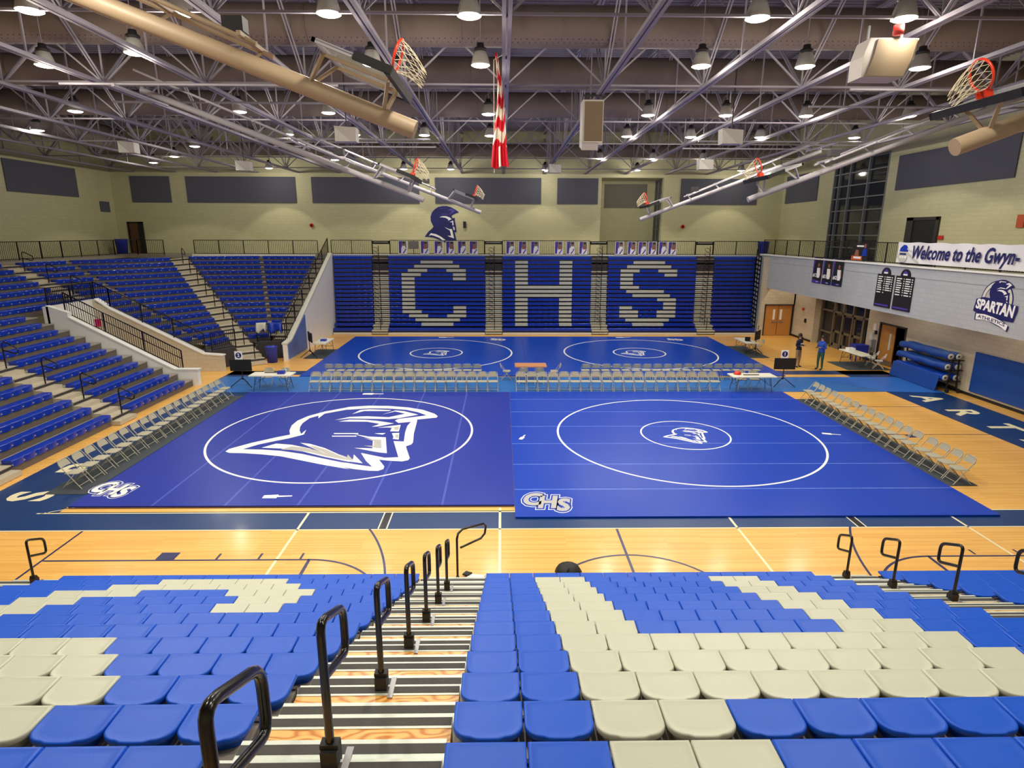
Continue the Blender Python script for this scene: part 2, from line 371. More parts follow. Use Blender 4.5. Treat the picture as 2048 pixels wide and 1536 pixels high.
wall('wall_fascia', [(18.0, 18.3, FB, 42.4, 3.27, 5.42), (17.75, 18.3, 41.6, 42.4, 0, 5.3)], CMU_GREY)
struct('trim_1', MB().bx(17.93, 18.32, FB, 42.4, 5.42, 5.5), M['white'])
struct('trim_5', MB().bx(17.99, 18.0, FB, 42.4, 4.98, 5.0), M['grey_line'])
struct('trim_2', MB().bx(20.37, 20.4, FB, 29.6, 0, .12).bx(20.37, 20.4, 31.8, 32.9, 0, .12).bx(20.06, 20.1, 38.3, 41, 0, .12), M['blackm'])
# upper decks
struct('balcony_floor', MB().bx(18.3, RW+.3, FB, 42.4, 5.15, DECKZ).bx(17.8, RW+.3, 42.4, BW, 5.15, DECKZ), M['deck'])
struct('upper_deck_floor', MB().bx(-11.7, 17.8, 42.75, 48, 5.1, DECKZ+.03).bx(LW, -11.7, 42.75, BW, 5.1, DECKZ+.03).bx(LW, -26.0, FB, 42.75, 5.1, DECKZ), M['deck'])
struct('trim_3', MB().bx(-11.7, 17.8, 42.57, 42.75, 5.31, 5.4).bx(-21.4, -12.95, 42.62, 42.75, 5.22, 5.38), M['offwhite'])
struct('trim_6', MB().bx(-11.7, -9.0, 42.44, 42.58, 5.2, 5.32).bx(-7.85, -1.2, 42.44, 42.58, 5.2, 5.32).bx(.02, 6.2, 42.44, 42.58, 5.2, 5.32).bx(7.38, 13.5, 42.44, 42.58, 5.2, 5.32).bx(14.8, 17.7, 42.44, 42.58, 5.2, 5.32), M['pad_and_seat_sheen'])  # slate-blue strips paint the glossy sheen of the top seats, not a trim
struct('trim_4', MB().bx(-11.7, 17.8, 42.5, 42.6, 0, 5.2), M['under'])
# roof deck: ribbed sheet
mb = MB(); y = FB; vs = []
while y < BW+.3:
    for yy, z in ((y, TOPZ), (y+.09, TOPZ), (y+.12, TOPZ-.07), (y+.21, TOPZ-.07)): vs.append((yy, z))
    y += .24
n = len(vs); pts = [(LW, a, b) for a, b in vs]+[(RW+.3, a, b) for a, b in vs]
mb.add(pts, [(i, i+1, n+i+1, n+i) for i in range(n-1)])
mb.bx(LW, RW+.3, FB, 48.3, TOPZ+.02, TOPZ+.1)
struct('ceiling', mb, M['roof'])
# windows
def window(name, poly, n, fr, gl, horiz=None):
    o = poly.build(name, gl); o['kind'] = 'structure'; fr.build('window_frame', M['frame_alu'], o); return o
fr = MB(); gl = MB().bx(20.62, 20.64, 33.25, 38.65, DECKZ, 11.1)
for y in (33.3, 35.05, 36.9, 38.0, 38.6): fr.bx(20.48, 20.66, y-.05, y+.05, DECKZ, 11.1)
for k in range(9): fr.bx(20.5, 20.66, 33.25, 38.65, 5.35+k*.71-.035, 5.35+k*.71+.035)
window('window_1', gl, 1, fr, M['glass']).children[0].data.materials[0] = M['win_frame']
fr = MB(); gl = MB().bx(11.78, 11.8, 46.0, 48.0, DECKZ, 10.7)
for y in (46.05, 47.0, 47.95): fr.bx(11.72, 11.82, y-.05, y+.05, DECKZ, 10.7)
for k in range(7): fr.bx(11.72, 11.82, 46, 48, 5.4+k*.88-.04, 5.4+k*.88+.04)
window('window_2', gl, 1, fr, M['glass']).children[0].data.materials[0] = M['win_frame']
# storefront entrance under the balcony
fr = MB(); gl = MB().bx(20.66, 20.68, 32.9, 38.2, 0, 2.95)
for y in (32.95, 33.5, 34.6, 35.65, 36.65, 38.15): fr.bx(20.5, 20.7, y-.06, y+.06, 0, 2.95)
for z in (.06, 2.2, 2.9): fr.bx(20.5, 20.7, 32.9, 38.2, z-.05, z+.05)
fr.bx(20.5, 20.7, 36.65, 38.2, .8, .9)
o = window('window_3', gl, 1, fr, M['glass'])
mb = MB()
for a, b in ((33.56, 34.54), (34.66, 35.59), (35.71, 36.59)):
    mb.bx(20.56, 20.64, a, a+.14, .05, 2.15); mb.bx(20.56, 20.64, b-.14, b, .05, 2.15); mb.bx(20.56, 20.64, a, b, .05, .3); mb.bx(20.56, 20.64, a, b, .95, 1.1); mb.bx(20.56, 20.64, a, b, 2.02, 2.15)
mb.build('glass_door_leaf', M['frame_alu'], o)
for i, (a, b) in enumerate(((34.8, 35.45), (35.85, 36.45))):
    q = MB().bx(20.53, 20.55, a, b, 1.15, 1.98).bx(20.528, 20.56, a-.04, b+.04, 1.11, 2.02, 1).build('door_notice', [M['paper'], M['black']], o)
def sideplate(y0, y1, z0, z1, m, name, x=20.4, t=.03): return MB().bx(x-t, x, y0, y1, z0, z1).build(name, m)
wall('lobby_wall', [(24.5, 24.8, 28, 40, 0, 3.2), (20.7, 24.5, 39.8, 40, 0, 3.2), (20.7, 24.5, 28, 28.2, 0, 3.2), (20.7, 24.8, 28, 40, 3.2, 3.4)], M['doorbrown'])
# doors
d = MB().bx(18.12, 18.98, 40.93, 40.98, .02, 2.08).bx(19.02, 19.95, 40.93, 40.98, .02, 2.08).build('door_1', M['door']); d['kind'] = 'structure'
MB().bx(18.03, 18.1, 40.86, 41.0, 0, 2.15).bx(19.98, 20.05, 40.86, 41.0, 0, 2.15).bx(18.03, 20.05, 40.86, 41.0, 2.09, 2.16).build('door_frame', M['frame_dark'], d)
for x in (18.72, 19.2): MB().bx(x-.07, x+.07, 40.91, 40.94, 1.1, 1.8).build('vision_pane', M['paper'], d)
MB().bx(18.6, 18.9, 40.86, 40.92, .92, .98).bx(19.1, 19.4, 40.86, 40.92, .92, .98).build('push_bar', M['steel'], d)
d = MB().box((20.52, 31.2, 1.08), (.05, 1.0, 2.12), rz=.12).build('door_2', M['door']); d['kind'] = 'structure'
MB().bx(20.36, 20.72, 29.6, 29.68, 0, 2.25).bx(20.36, 20.72, 31.72, 31.8, 0, 2.25).bx(20.36, 20.72, 29.6, 31.8, 2.18, 2.26).build('door_frame', M['frame_dark'], d)
MB().box((20.5, 30.95, 1.3), (.06, .1, .85), rz=.12).build('vision_pane', M['offwhite'], d)
MB().box((20.515, 31.2, .16), (.065, .98, .25), rz=.12).build('kick_plate', M['frame_alu'], d)
d = MB().bx(-27.1, -26.45, BW-.06, BW-.02, DECKZ, 7.45).build('door_3', M['doorbrown']); d['kind'] = 'structure'
MB().bx(-27.2, -27.1, BW-.12, BW, DECKZ, 7.55).bx(-26.45, -26.1, BW-.12, BW, DECKZ, 7.55).bx(-27.2, -26.1, BW-.12, BW, 7.45, 7.55).build('door_frame', M['blackm'], d)
d = MB().bx(20.44, 20.48, 28.9, 30.5, DECKZ, 7.5).build('door_4', M['blackm']); d['kind'] = 'structure'
MB().bx(20.4, 20.5, 28.7, 28.9, DECKZ, 7.65).bx(20.4, 20.5, 30.5, 31.0, DECKZ, 7.65).bx(20.4, 20.5, 28.7, 31.0, 7.5, 7.65).build('door_frame', M['frame_dark'], d)
# acoustic panels: each one lifts off the wall
def back_panel(x0, x1, label, m='panel', y=BW, z0=8.9, z1=10.7):
    tag(MB().bx(x0, x1, y-.07, y-.005, z0, z1).build('acoustic_panel', M[m]), label, 'acoustic panel', 'grey acoustic panels on the walls')
pn = ['small grey acoustic panel at the left corner of the far wall', 'wide grey acoustic panel right of the corner panel on the far wall', 'wide grey acoustic panel left of the helmet emblem on the far wall',
      'wide grey acoustic panel directly above the helmet emblem on the far wall', 'short grey acoustic panel between the emblem panel and the alcove', 'wide grey acoustic panel right of the alcove on the far wall']
for (a, b), l in zip(((-26.6, -23.8), (-22.66, -14.85), (-13.7, -6.0), (-4.83, 2.83), (4.0, 6.96), (12.97, 18.6)), pn): back_panel(a, b, l)
back_panel(7.85, 11.1, 'pale grey acoustic panel inside the wall alcove', 'panel2', 48.0, 8.75, 10.5)
def side_panel(x, y0, y1, z0, z1, label, s=1):
    tag(MB().bx(x, x+s*.06, y0, y1, z0, z1).build('acoustic_panel', M['panel']), label, 'acoustic panel', 'grey acoustic panels on the walls')
side_panel(LW+.005, 35.95, 41.85, 9.04, 10.83, 'long grey acoustic panel high on the left wall')
side_panel(LW+.005, 43.9, 44.9, 8.2, 8.9, 'tiny grey vent panel near the left rear corner')
side_panel(RW-.005, 40.45, 44.9, 8.95, 10.8, 'grey acoustic panel between the tall window and the right rear corner', -1)
side_panel(RW-.005, 24.9, 32.4, 9.05, 10.75, 'large grey acoustic panel on the right wall beside the tall window', -1)
# wall pads
t = thing('wall_pad', 'long blue wall pad low on the right wall', 'wall pad', (20.4, 22, .2))
MB().bx(20.33, 20.39, 10, 24.95, .22, 1.95).build('vinyl_pad', M['pad'], t)
# small wall items
def item(name, mb, m, label, cat, group=None): return tag(mb.build(name, m), label, cat, group)
item('wall_speaker', MB().bx(-2.85, -2.65, BW-.15, BW-.003, 7.2, 7.65), M['blackm'], 'small black wall speaker right of the helmet emblem', 'speaker')
for x, l in ((-13.9, 'far wall left of the helmet emblem'), (13.3, 'far wall right of the alcove')):
    item('fire_alarm', MB().lathe([(0, -.05), (.14, -.05), (.14, .05), (0, .05)], n=16).box((0, 0, 0), (.1, .12, .1)), M['redsign'], 'round red alarm bell on the '+l, 'fire alarm', 'red alarms')
    o = bpy.context.scene.objects[-1] if False else None

# ================================================================== WRESTLING MATS
HELM= {'outer':[(-3.34,-1.9),(-3.32,-1.67),(-2.84,-1.1),(-2.22,-0.54),(-1.85,-0.26),(-2.02,0.18),(-2.14,0.76),(-2.12,1.33),(-1.9,1.92),(-1.45,2.5),(-0.74,3.06),(-0.64,3.15),(0.1,3.32),(0.9,3.28),(1.72,3.06),(2.35,2.72),(2.87,2.19),(3.03,1.87),(3.0,1.68),(2.68,1.58),(2.29,1.44),(2.32,1.32),(2.36,0.67),(2.41,-0.2),(2.47,-0.71),(2.51,-1.1),(2.48,-1.29),(2.33,-1.46),(2.43,-1.84),(2.62,-2.54),(2.59,-2.7),(2.43,-2.8),(2.0,-2.74),(1.69,-2.65),(1.83,-2.94),(1.96,-3.21),(1.97,-3.41),(1.84,-3.55),(1.58,-3.54),(1.12,-3.41),(0.7,-3.24),(0.97,-3.42),(0.14,-3.08),(-0.5,-2.78),(-1.43,-2.34),(-2.07,-2.17),(-2.69,-2.06),(-3.16,-2.03)],'inner':[(-2.87,-1.7),(-2.54,-1.26),(-2.09,-0.9),(-1.76,-0.66),(-1.41,-0.3),(-1.38,-0.23),(-1.46,0.29),(-1.49,-0.19),(-1.66,0.17),(-1.78,0.59),(-1.83,1.02),(-1.76,1.64),(-1.52,1.95),(-1.43,1.6),(-1.37,2.21),(-0.66,2.75),(-0.54,2.76),(0.19,2.93),(0.97,2.9),(1.69,2.72),(2.2,2.39),(2.59,1.97),(2.14,1.77),(1.59,1.53),(1.49,1.32),(1.67,1.02),(2.11,1.16),(2.05,0.68),(2.08,0.01),(2.19,-1.0),(1.84,-0.95),(2.25,-2.45),(1.83,-2.49),(1.4,-2.27),(1.0,-2.06),(1.32,-2.77),(1.6,-3.23),(1.19,-3.09),(0.53,-2.81),(0.87,-3.0),(0.0,-2.57),(-0.81,-2.15),(-1.61,-1.85),(-2.23,-1.74)],'w1':[(-2.32,-1.57),(-1.99,-1.18),(-1.44,-1.3),(-0.74,-1.65),(-0.03,-2.19),(-1.22,-1.11),(-0.87,-1.21),(-0.27,-1.62),(0.36,-2.22),(0.74,-2.48),(0.39,-2.27),(0.77,-2.56),(0.89,-2.62),(0.81,-2.2),(1.26,-2.96),(0.83,-2.81),(0.83,-2.84),(-0.05,-2.41),(-0.89,-1.92),(-1.68,-1.65)],'w2':[(-0.75,1.39),(-0.3,1.78),(0.34,1.86),(1.18,1.73),(1.74,2.19),(1.29,2.5),(0.89,2.11),(1.29,2.63),(1.65,2.52),(2.26,2.06),(1.57,1.6),(1.22,1.5),(0.49,1.54),(-0.26,1.59)],'w3':[(-0.56,1.21),(-0.22,1.44),(0.33,1.41),(0.83,1.29),(1.52,0.97),(1.03,0.63),(0.79,0.59),(0.96,0.82),(0.99,0.93),(0.49,1.18)],'w4':[(-0.29,2.16),(-0.11,2.69),(0.22,2.8),(1.12,2.68),(1.03,2.55),(0.08,2.56)],'w5':[(-0.37,-0.4),(0.47,-0.4),(0.49,-0.5),(-0.34,-0.49)],'w6':[(-0.38,-0.12),(0.47,-0.12),(0.49,-0.22),(-0.35,-0.21)],'w7':[(0.36,-0.24),(0.92,-0.5),(1.51,-0.58),(1.83,-2.1),(1.56,-2.03),(0.69,-1.61),(1.28,-1.66),(1.12,-0.8)],'w8':[(1.04,-0.16),(1.42,-0.12),(1.35,-0.3)],'w9':[(1.03,0.48),(1.79,0.81),(1.85,0.05),(1.54,0.07),(1.53,0.51)],'w10':[(1.64,-0.14),(1.89,-0.11),(1.99,-0.81),(1.77,-0.74),(1.77,-0.56)]}
DECAL= {'sil':[(-1.2,-1.04),(-0.92,-0.68),(-0.66,-0.47),(-0.53,-0.32),(-0.6,-0.17),(-0.72,0.07),(-0.73,0.36),(-0.63,0.67),(-0.42,0.89),(-0.17,1.05),(0.16,1.13),(0.48,1.13),(0.78,1.05),(1.07,0.9),(1.27,0.76),(1.33,0.66),(1.14,0.63),(0.89,0.51),(0.8,0.41),(0.88,0.28),(1.03,0.31),(1.04,0.07),(1.1,-0.22),(1.13,-0.51),(1.15,-0.73),(1.01,-0.7),(1.06,-0.97),(1.13,-1.28),(0.85,-1.34),(0.59,-1.56),(0.27,-1.44),(-0.03,-1.29),(-0.53,-1.12),(-0.88,-1.06)],'a':[(-0.9,-0.97),(-0.74,-0.78),(-0.37,-0.85),(-0.02,-1.02),(0.35,-1.29),(0.17,-1.34),(-0.13,-1.12),(-0.47,-0.98),(-0.72,-0.92)],'b':[(-0.09,0.35),(0.14,0.43),(0.41,0.43),(0.66,0.34),(0.8,0.21),(0.53,0.1),(0.56,0.19),(0.36,0.31),(0.11,0.34)],'c':[(0.63,0.0),(0.91,0.12),(0.94,-0.22),(0.85,-0.21),(0.84,0.0)],'d':[(0.88,-0.29),(1.0,-0.36),(1.02,-0.56),(0.94,-0.56)],'e':[(0.27,-0.34),(0.62,-0.49),(0.81,-0.48),(0.89,-0.85),(0.96,-1.15),(0.63,-1.05),(0.47,-0.95),(0.73,-0.97),(0.7,-0.75),(0.65,-0.58),(0.44,-0.46)],'g':[(0.57,0.87),(0.82,0.96),(1.09,0.82),(0.99,0.75),(0.69,0.53),(0.62,0.55),(0.85,0.82),(0.6,0.83)],'h':[(-0.16,0.45),(0.17,0.6),(0.59,0.57),(0.57,0.52),(0.17,0.54)],'i':[(-0.05,0.98),(0.1,1.02),(0.53,1.01),(0.55,0.97),(0.13,0.97),(0.0,0.89)]}
for o in [o for o in COL.objects if o.name.startswith('fire_alarm')]:
    o.rotation_euler = (PI/2, 0, 0); o.location = ((-13.9 if o.name == 'fire_alarm' else 13.3), BW-.06, 7.35)
def helmet_parts(parent, cx, cy, sc, z, rot=0., detail=True):
    cr, sr = math.cos(rot), math.sin(rot)
    def fn(z0):
        return lambda u, v, t: (cx+sc*(u*cr-v*sr), cy+sc*(u*sr+v*cr), z0+t)
    mb = MB().slab(HELM['outer'], 0, .002, fn(z), 0)
    mb.slab(HELM['inner'], 0, .002, fn(z+.002), 1)
    for k in ('w1', 'w2', 'w3', 'w4', 'w5', 'w6', 'w7', 'w8', 'w9', 'w10'): mb.slab(HELM[k], 0, .002, fn(z+.004), 0)
    if detail:
        def shr(p, f, dx, dy):
            mx = sum(q[0] for q in p)/len(p); my = sum(q[1] for q in p)/len(p)
            return [(mx+(q[0]-mx)*f+dx, my+(q[1]-my)*f+dy) for q in p]
        for k, f, dx, dy in (('w7', .55, .05, .02), ('w1', .72, .1, -.05), ('w9', .5, .1, 0), ('w10', .5, .05, 0)): mb.slab(shr(HELM[k], f, dx, dy), 0, .002, fn(z+.006), 2)
    return mb.build('helmet_emblem', [M['line_white'], parent.data.materials[0] if parent.type == 'MESH' else M['mat_r'], M['line_grey']], parent)
def chs_logo(parent, cx, cy, sc, z, rot=0., gray=True):
    cr, sr = math.cos(rot), math.sin(rot)
    mb = MB()
    for bold, mi, dz in ((.135, 0, 0), (.105, 1, .002), (.045, 2 if gray else 0, .004)):
        for ch, du, dv in (('C', -.4, .17), ('H', 0, 0), ('S', .4, -.17)):
            fn = (lambda du, dv, dz: lambda u, v, t: (cx+sc*((u*.72+v*.15+du)*cr-(v+dv)*sr), cy+sc*((u*.72+v*.15+du)*sr+(v+dv)*cr), z+dz))(du, dv, dz)
            text_mb(ch, .98, fn, bold=bold, mi=mi, mb=mb)
    return mb.build('letter_logo', [M['line_white'], M['navy_print'] if False else parent.data.materials[0], M['line_grey']], parent)
def scrawl(parent, x, y, s, z, rot=0.):
    cr, sr = math.cos(rot), math.sin(rot); f = lambda u, v, t: (x+s*(u*cr-v*sr), y+s*(u*sr+v*cr), z+t)
    mb = MB().slab([(-.5, -.12), (0, -.15), (0, .15), (-.5, .12)], 0, .002, f).slab([(0.01, -.06), (.5, -.03), (.5, .05), (0.01, .06)], 0, .002, f)
    return mb.build('small_print_mark', M['line_white'], parent)
def wmat(label, x0, x1, y0, y1, m, th=.04):
    o = MB().bx(x0, x1, y0, y1, .006, th).build('wrestling_mat', m)
    return tag(o, label, 'wrestling mat', 'wrestling mats')
Z = .0415
m1 = wmat('violet blue wrestling mat nearest on the left with a huge helmet emblem', -11.05, .31, 14.2, 25.52, M['mat_l'])
MB().ring(-5.49, 20.04, 4.42, .075, Z-.002, Z+.001, 128).build('circle_line', M['line_white'], m1)
helmet_parts(m1, -5.49, 20.04, 1, Z)
chs_logo(m1, -10.55, 15.2, .9, Z, .0, False)
scrawl(m1, -5.95, 14.75, .75, Z, .05); scrawl(m1, -5.6, 25.2, .9, Z, 0)
for x in (-8.95, -7.1, -5.25, -3.4, -1.55): MB().bx(x-.03, x+.03, 14.2, 25.5, Z-.001, Z).build('seam_tape', M['seam2'], m1)
m2 = wmat('royal blue wrestling mat nearest on the right with a small centre helmet', .32, 12.42, 13.5, 25.52, M['mat_r'], .045)
Z2 = .0465
MB().ring(6.36, 19.7, 4.42, .07, Z2-.002, Z2+.001, 128).build('circle_line', M['line_white'], m2)
MB().ring(6.36, 19.7, 1.505, .055, Z2-.002, Z2+.001, 96).build('inner_circle', M['line_white'], m2)
helmet_parts(m2, 6.42, 19.68, .24, Z2, -.25, False)
chs_logo(m2, 1.18, 14.3, .98, Z2, -.0)
scrawl(m2, .7, 19.45, .5, Z2, 1.2); scrawl(m2, 11.5, 19.7, .6, Z2, -.3)
for k in range(6): MB().bx(.33, 12.4, 24.28-1.829*k-.016, 24.28-1.829*k+.016, Z2-.001, Z2).build('seam_tape', M['seam'], m2)
m3 = wmat('blue wrestling mat far left in front of the letter C stand', -9.9, 1.3, 28.62, 40.15, M['mat_b'])
m4 = wmat('blue wrestling mat far right in front of the letter S stand', 1.31, 14.0, 28.62, 40.15, M['mat_b'])
for mm, cx, cy, hx, lx in ((m3, -3.85, 34.44, -3.55, -.3), (m4, 8.05, 34.45, 8.0, 11.4)):
    MB().ring(cx, cy, 4.4, .09, Z-.002, Z+.001, 128).build('circle_line', M['line_white'], mm)
    MB().ring(cx, cy, 1.5, .08, Z-.002, Z+.001, 96).build('inner_circle', M['line_white'], mm)
    helmet_parts(mm, hx-.25, cy, .23, Z, 0 if mm is m3 else -.2, False)
    chs_logo(mm, lx, 39.0, .75, Z, PI+.1, False); scrawl(mm, cx+.1, 39.8, 1, Z, 0)
# floor runners
def runner(label, poly, m, z=.012):
    return tag(MB().prism(poly, .0075, z).build('floor_runner', m), label, 'floor runner', 'floor runners')
runner('sky blue vinyl runner lying between near and far mats', [(-13.55, 25.62), (17.1, 25.62), (14.9, 28.42), (-13.5, 28.6)], M['runner'])
runner('royal blue vinyl runner end lying by the mat cart', [(17.15, 25.62), (19.7, 25.4), (19.4, 28.42), (14.95, 28.42)], M['runner2'])
runner('charcoal runner under the left chair row', [(-12.25, 15.0), (-11.12, 15.0), (-11.12, 25.0), (-12.25, 25.0)], M['runner_dark'])
runner('charcoal runner under the right chair row', [(12.5, 15.35), (13.3, 15.35), (13.3, 24.4), (12.5, 24.4)], M['runner_dark'])
runner('black floor mat under the merchandise table by the entrance', [(17.9, 29.95), (20.2, 29.95), (20.2, 32.1), (17.9, 32.1)], M['runner_dark'])
runner('black floor mat under the far left scoring table', [(-11.1, 32.9), (-9.95, 32.9), (-9.95, 35.7), (-11.1, 35.7)], M['runner_dark'])
runner('black floor mat under the far right scoring table', [(14.05, 33.1), (15.2, 33.1), (15.2, 36.8), (14.05, 36.8)], M['runner_dark'])

# ================================================================== NEAR BLEACHERS
SW, Y0R, DR, Z0R, RR = .455, 2.74, .637, 4.08, .305      # seat width, first row front edge, row depth, seat height, rise
def rowY(i): return Y0R+DR*i
def rowZ(i): return Z0R-RR*i
def seat_mesh(name, m):
    hw, dep, r = SW/2-.005, .30, .105
    def outline(ins):
        a = hw-ins; f = -ins; b = -dep+ins; rr = max(r-ins, .02); pts = [(a, f-.0)]
        for k in range(9):
            t = k/8*PI/2; pts.append((a-rr*1.1+rr*1.1*math.cos(t), b+rr-rr*math.sin(t)+.0))
        for k in range(5): x = (a-rr*1.1)*(1-2*(k+1)/6.); pts.append((x, b-.018*(1-(x/a)**2)))
        for k in range(9):
            t = PI/2*(1-k/8); pts.append((-a+rr*1.1-rr*1.1*math.cos(t), b+rr-rr*math.sin(t)))
        pts.append((-a, f)); return pts
    lv = [(.05, -.115), (.03, -.05), (.004, -.042), (0, -.03), (0, -.008), (.006, -.001), (.016, 0), (.022, -.0015), (.06, -.002)]
    vs = []; n = len(outline(0))
    for ins, z in lv: vs += [(x, y, z) for x, y in outline(ins)]
    fs = []
    for k in range(len(lv)-1):
        for j in range(n): fs.append((k*n+(j+1) % n, k*n+j, (k+1)*n+j, (k+1)*n+(j+1) % n))
    mb = MB(); mb.add(vs, fs, 0, True)
    mb.add(vs[-n:], [tuple(range(n))[::-1]], 0, False)
    me = mb.mesh(name, m); return me
SEAT_B = seat_mesh('seat', M['seat_blue']); SEAT_G = seat_mesh('seat', M['seat_grey'])
def near_bank(name, x0, sign, nseat, grey, rows, where, limit=None):
    for i in rows:
        y, z = rowY(i), rowZ(i); ns = nseat if limit is None else limit(i)
        if ns <= 0: continue
        xa = x0; xb = x0+sign*SW*ns; a, b = min(xa, xb), max(xa, xb)
        g = grey(13-i)
        k = 12-i
        nm = 'first (front)' if k == 0 else ORD[k+1]
        desc = 'blue' if not [q for q in g if q < ns] else 'blue and grey'
        t = thing('bleacher_row', '%s %s seat row up from the court, %s' % (ORD[k+1], desc, where), 'bleacher row', ((a+b)/2, y, z-.5), 0, 'rows of the near bleachers')
        MB().bx(a+.01, b-.01, y-DR, y-.05, z-.155, z-.115).bx(a+.01, b-.01, y-DR+.02, y-.29, z-.114, z-.112, 0).build('deck_board', M['deck'], t)
        MB().bx(a+.01, b-.01, y-.05, y-.02, z-.42, z-.10).build('nose_beam', M['under'], t)
        for s in range(ns):
            o = bpy.data.objects.new('seat', SEAT_G if s in g else SEAT_B); COL.objects.link(o); o.parent = t
            o.location = (x0+sign*SW*(s+.5)-(a+b)/2, 0, .5)
H_ = lambda r: set() if r == 1 else (set(range(2, 11)) if r in (9, 10, 11) else {2, 3, 9, 10})
S_ = {2: {5, 6, 7, 8, 9}, 3: {4, 5, 6, 7, 8, 9, 10}, 4: {3, 4, 5, 9, 10, 11}, 5: {3, 4, 10, 11}, 6: {3, 4, 10, 11}}
S2 = {7: {10, 11}, 8: {9, 10, 11}, 9: {5, 6, 7, 8, 9, 10}, 10: {4, 5, 6, 7, 8, 9}, 11: {3, 4, 5}, 12: {3, 4}, 13: {3, 4}}
def Sg(r):   # r counts from 1 = front row
    S = {1: set(), 2: {5, 6, 7, 8, 9}, 3: {4, 5, 6, 7, 8, 9, 10}, 4: {3, 4, 5, 9, 10, 11}, 5: {3, 4, 10, 11}, 6: {3, 4, 10, 11}, 7: {10, 11}, 8: {9, 10, 11}, 9: {5, 6, 7, 8, 9, 10}, 10: {4, 5, 6, 7, 8, 9}, 11: {3, 4, 5}, 12: {3, 4}, 13: {3, 4}}
    return S.get(r, set())
def Cg(r): return {1: set(), 2: {5, 6, 7, 8, 9}, 3: {4, 5, 6, 7, 8, 9, 10}}.get(r, {3, 4})
# H_ / Sg are given in rows counted from the court (1..13)
near_bank('right', -.32, 1, 14, lambda r: (set() if r == 1 else (set(range(2, 11)) if r in (9, 10, 11) else {2, 3, 9, 10})), range(0, 13), 'right of the middle aisle')
S_fix = {1: set(), 2: {5, 6, 7, 8, 9}, 3: {4, 5, 6, 7, 8, 9, 10}, 4: {3, 4, 5, 9, 10, 11}, 5: {3, 4, 10, 11}, 6: {3, 4, 10, 11}, 7: {10, 11}, 8: {9, 10, 11}, 9: {5, 6, 7, 8, 9, 10}, 10: {4, 5, 6, 7, 8, 9}, 11: {3, 4, 5}, 12: {3, 4}, 13: {3, 4}}
near_bank('left', -1.6, -1, 15, lambda r: S_fix.get(r-0, set()), range(0, 13), 'left of the middle aisle')
near_bank('far right', 7.36, 1, 10, lambda r: ({4, 5, 6, 7, 8, 9} if r == 3 else ({5, 6, 7, 8, 9} if r == 2 else ({3, 4, 5} if r == 4 else ({3, 4} if r > 4 else set())))), range(0, 13), 'beyond the right aisle')
# aisles of steps
def aisle(xa, xb, rows, where):
    for i in rows:
        y, z = rowY(i), rowZ(i); dz = z-.115; k = 12-i
        t = thing('aisle_step', '%s plywood and aluminium step up from the court in the %s' % (ORD[k+1], where), 'step', ((xa+xb)/2, y, dz-.3), 0, 'steps of the near bleacher aisles')
        MB().bx(xa, xb, y-DR, y-.11, dz-.03, dz).build('plywood_tread', M['plywood'] if 'plywood' in M else PLY, t)
        q = MB().bx(xa, xb, y-.11, y, dz-.12, dz+.004); q.bx(xa+.002, xb-.002, y-.088, y-.022, dz+.004, dz+.007, 1)
        q.build('nosing', [M['alu'], M['grip']], t)
        q = MB().bx(xa+.005, xb-.005, y+.002, y+.29, dz-.295, dz-.152); q.bx(xa+.007, xb-.007, y+.005, y+.05, dz-.152, dz-.149, 1); q.bx(xa+.007, xb-.007, y+.185, y+.255, dz-.152, dz-.149, 1)
        q.build('half_step', [M['alu'], M['grip']], t)
aisle(-1.585, -.335, range(-2, 13), 'middle aisle')
aisle(6.07, 7.35, range(-1, 13), 'right aisle')
aisle(-9.65, -8.45, range(11, 13), 'far left aisle')
tag(MB().bx(-9.7, 12, -2.2, .82, 4.72, 4.8).bx(-9.6, 12, .76, .8, 3.2, 4.72).build('standing_platform', M['deck']), 'grey standing platform at the top of the near bleachers', 'platform')
# hand rails
def rail_path(h=.89, L=.41, dz=.31, r=.055):
    """post, then a closed loop leaning down the slope; local x=0, +y towards the court"""
    pts = [(0, 0), (0, h-r*1.2)]
    def arc(c, a0, a1, rad, n=5): return [(c[0]+rad*math.cos(a0+(a1-a0)*k/n), c[1]+rad*math.sin(a0+(a1-a0)*k/n)) for k in range(n+1)]
    A = (0, h-.0); B = (L, h-.19); Cc = (L, h-.19-dz); D = (0, h-.03-dz)
    out = [(0, 0), (0, h-.5)]
    def corner(p, q, s, rad):
        p, q, s = Vector(p), Vector(q), Vector(s); a = q+(p-q).normalized()*rad; b = q+(s-q).normalized()*rad
        return [tuple((a*(1-t)**2+q*2*t*(1-t)+b*t*t)) for t in (0, .25, .5, .75, 1)]
    out += corner((0, 0), A, B, .09); out += corner(A, B, Cc, .09); out += corner(B, Cc, D, .09); out.append(D)
    return out
def rect_tube(mb, pts, w, h):
    """rectangular section along a path in the local y-z plane, width w across x"""
    P = [Vector(p) for p in pts]; vs = []; k = len(P); fs = []
    for i in range(k):
        d = (P[min(i+1, k-1)]-P[max(i-1, 0)]).normalized(); n = Vector((-d.y, d.x))*h/2; c = .35
        for sx, sn in ((-1, -c), (-1, c), (-c, 1), (c, 1), (1, c), (1, -c), (c, -1), (-c, -1)):
            vs.append((sx*w/2, P[i].x+sn*n.x, P[i].y+sn*n.y))
    for i in range(k-1):
        for j in range(8): fs.append((i*8+j, i*8+(j+1) % 8, (i+1)*8+(j+1) % 8, (i+1)*8+j))
    mb.add(vs, fs, 0, True); mb.add(vs[:8], [tuple(range(8))]); mb.add(vs[-8:], [tuple(range(8))[::-1]])
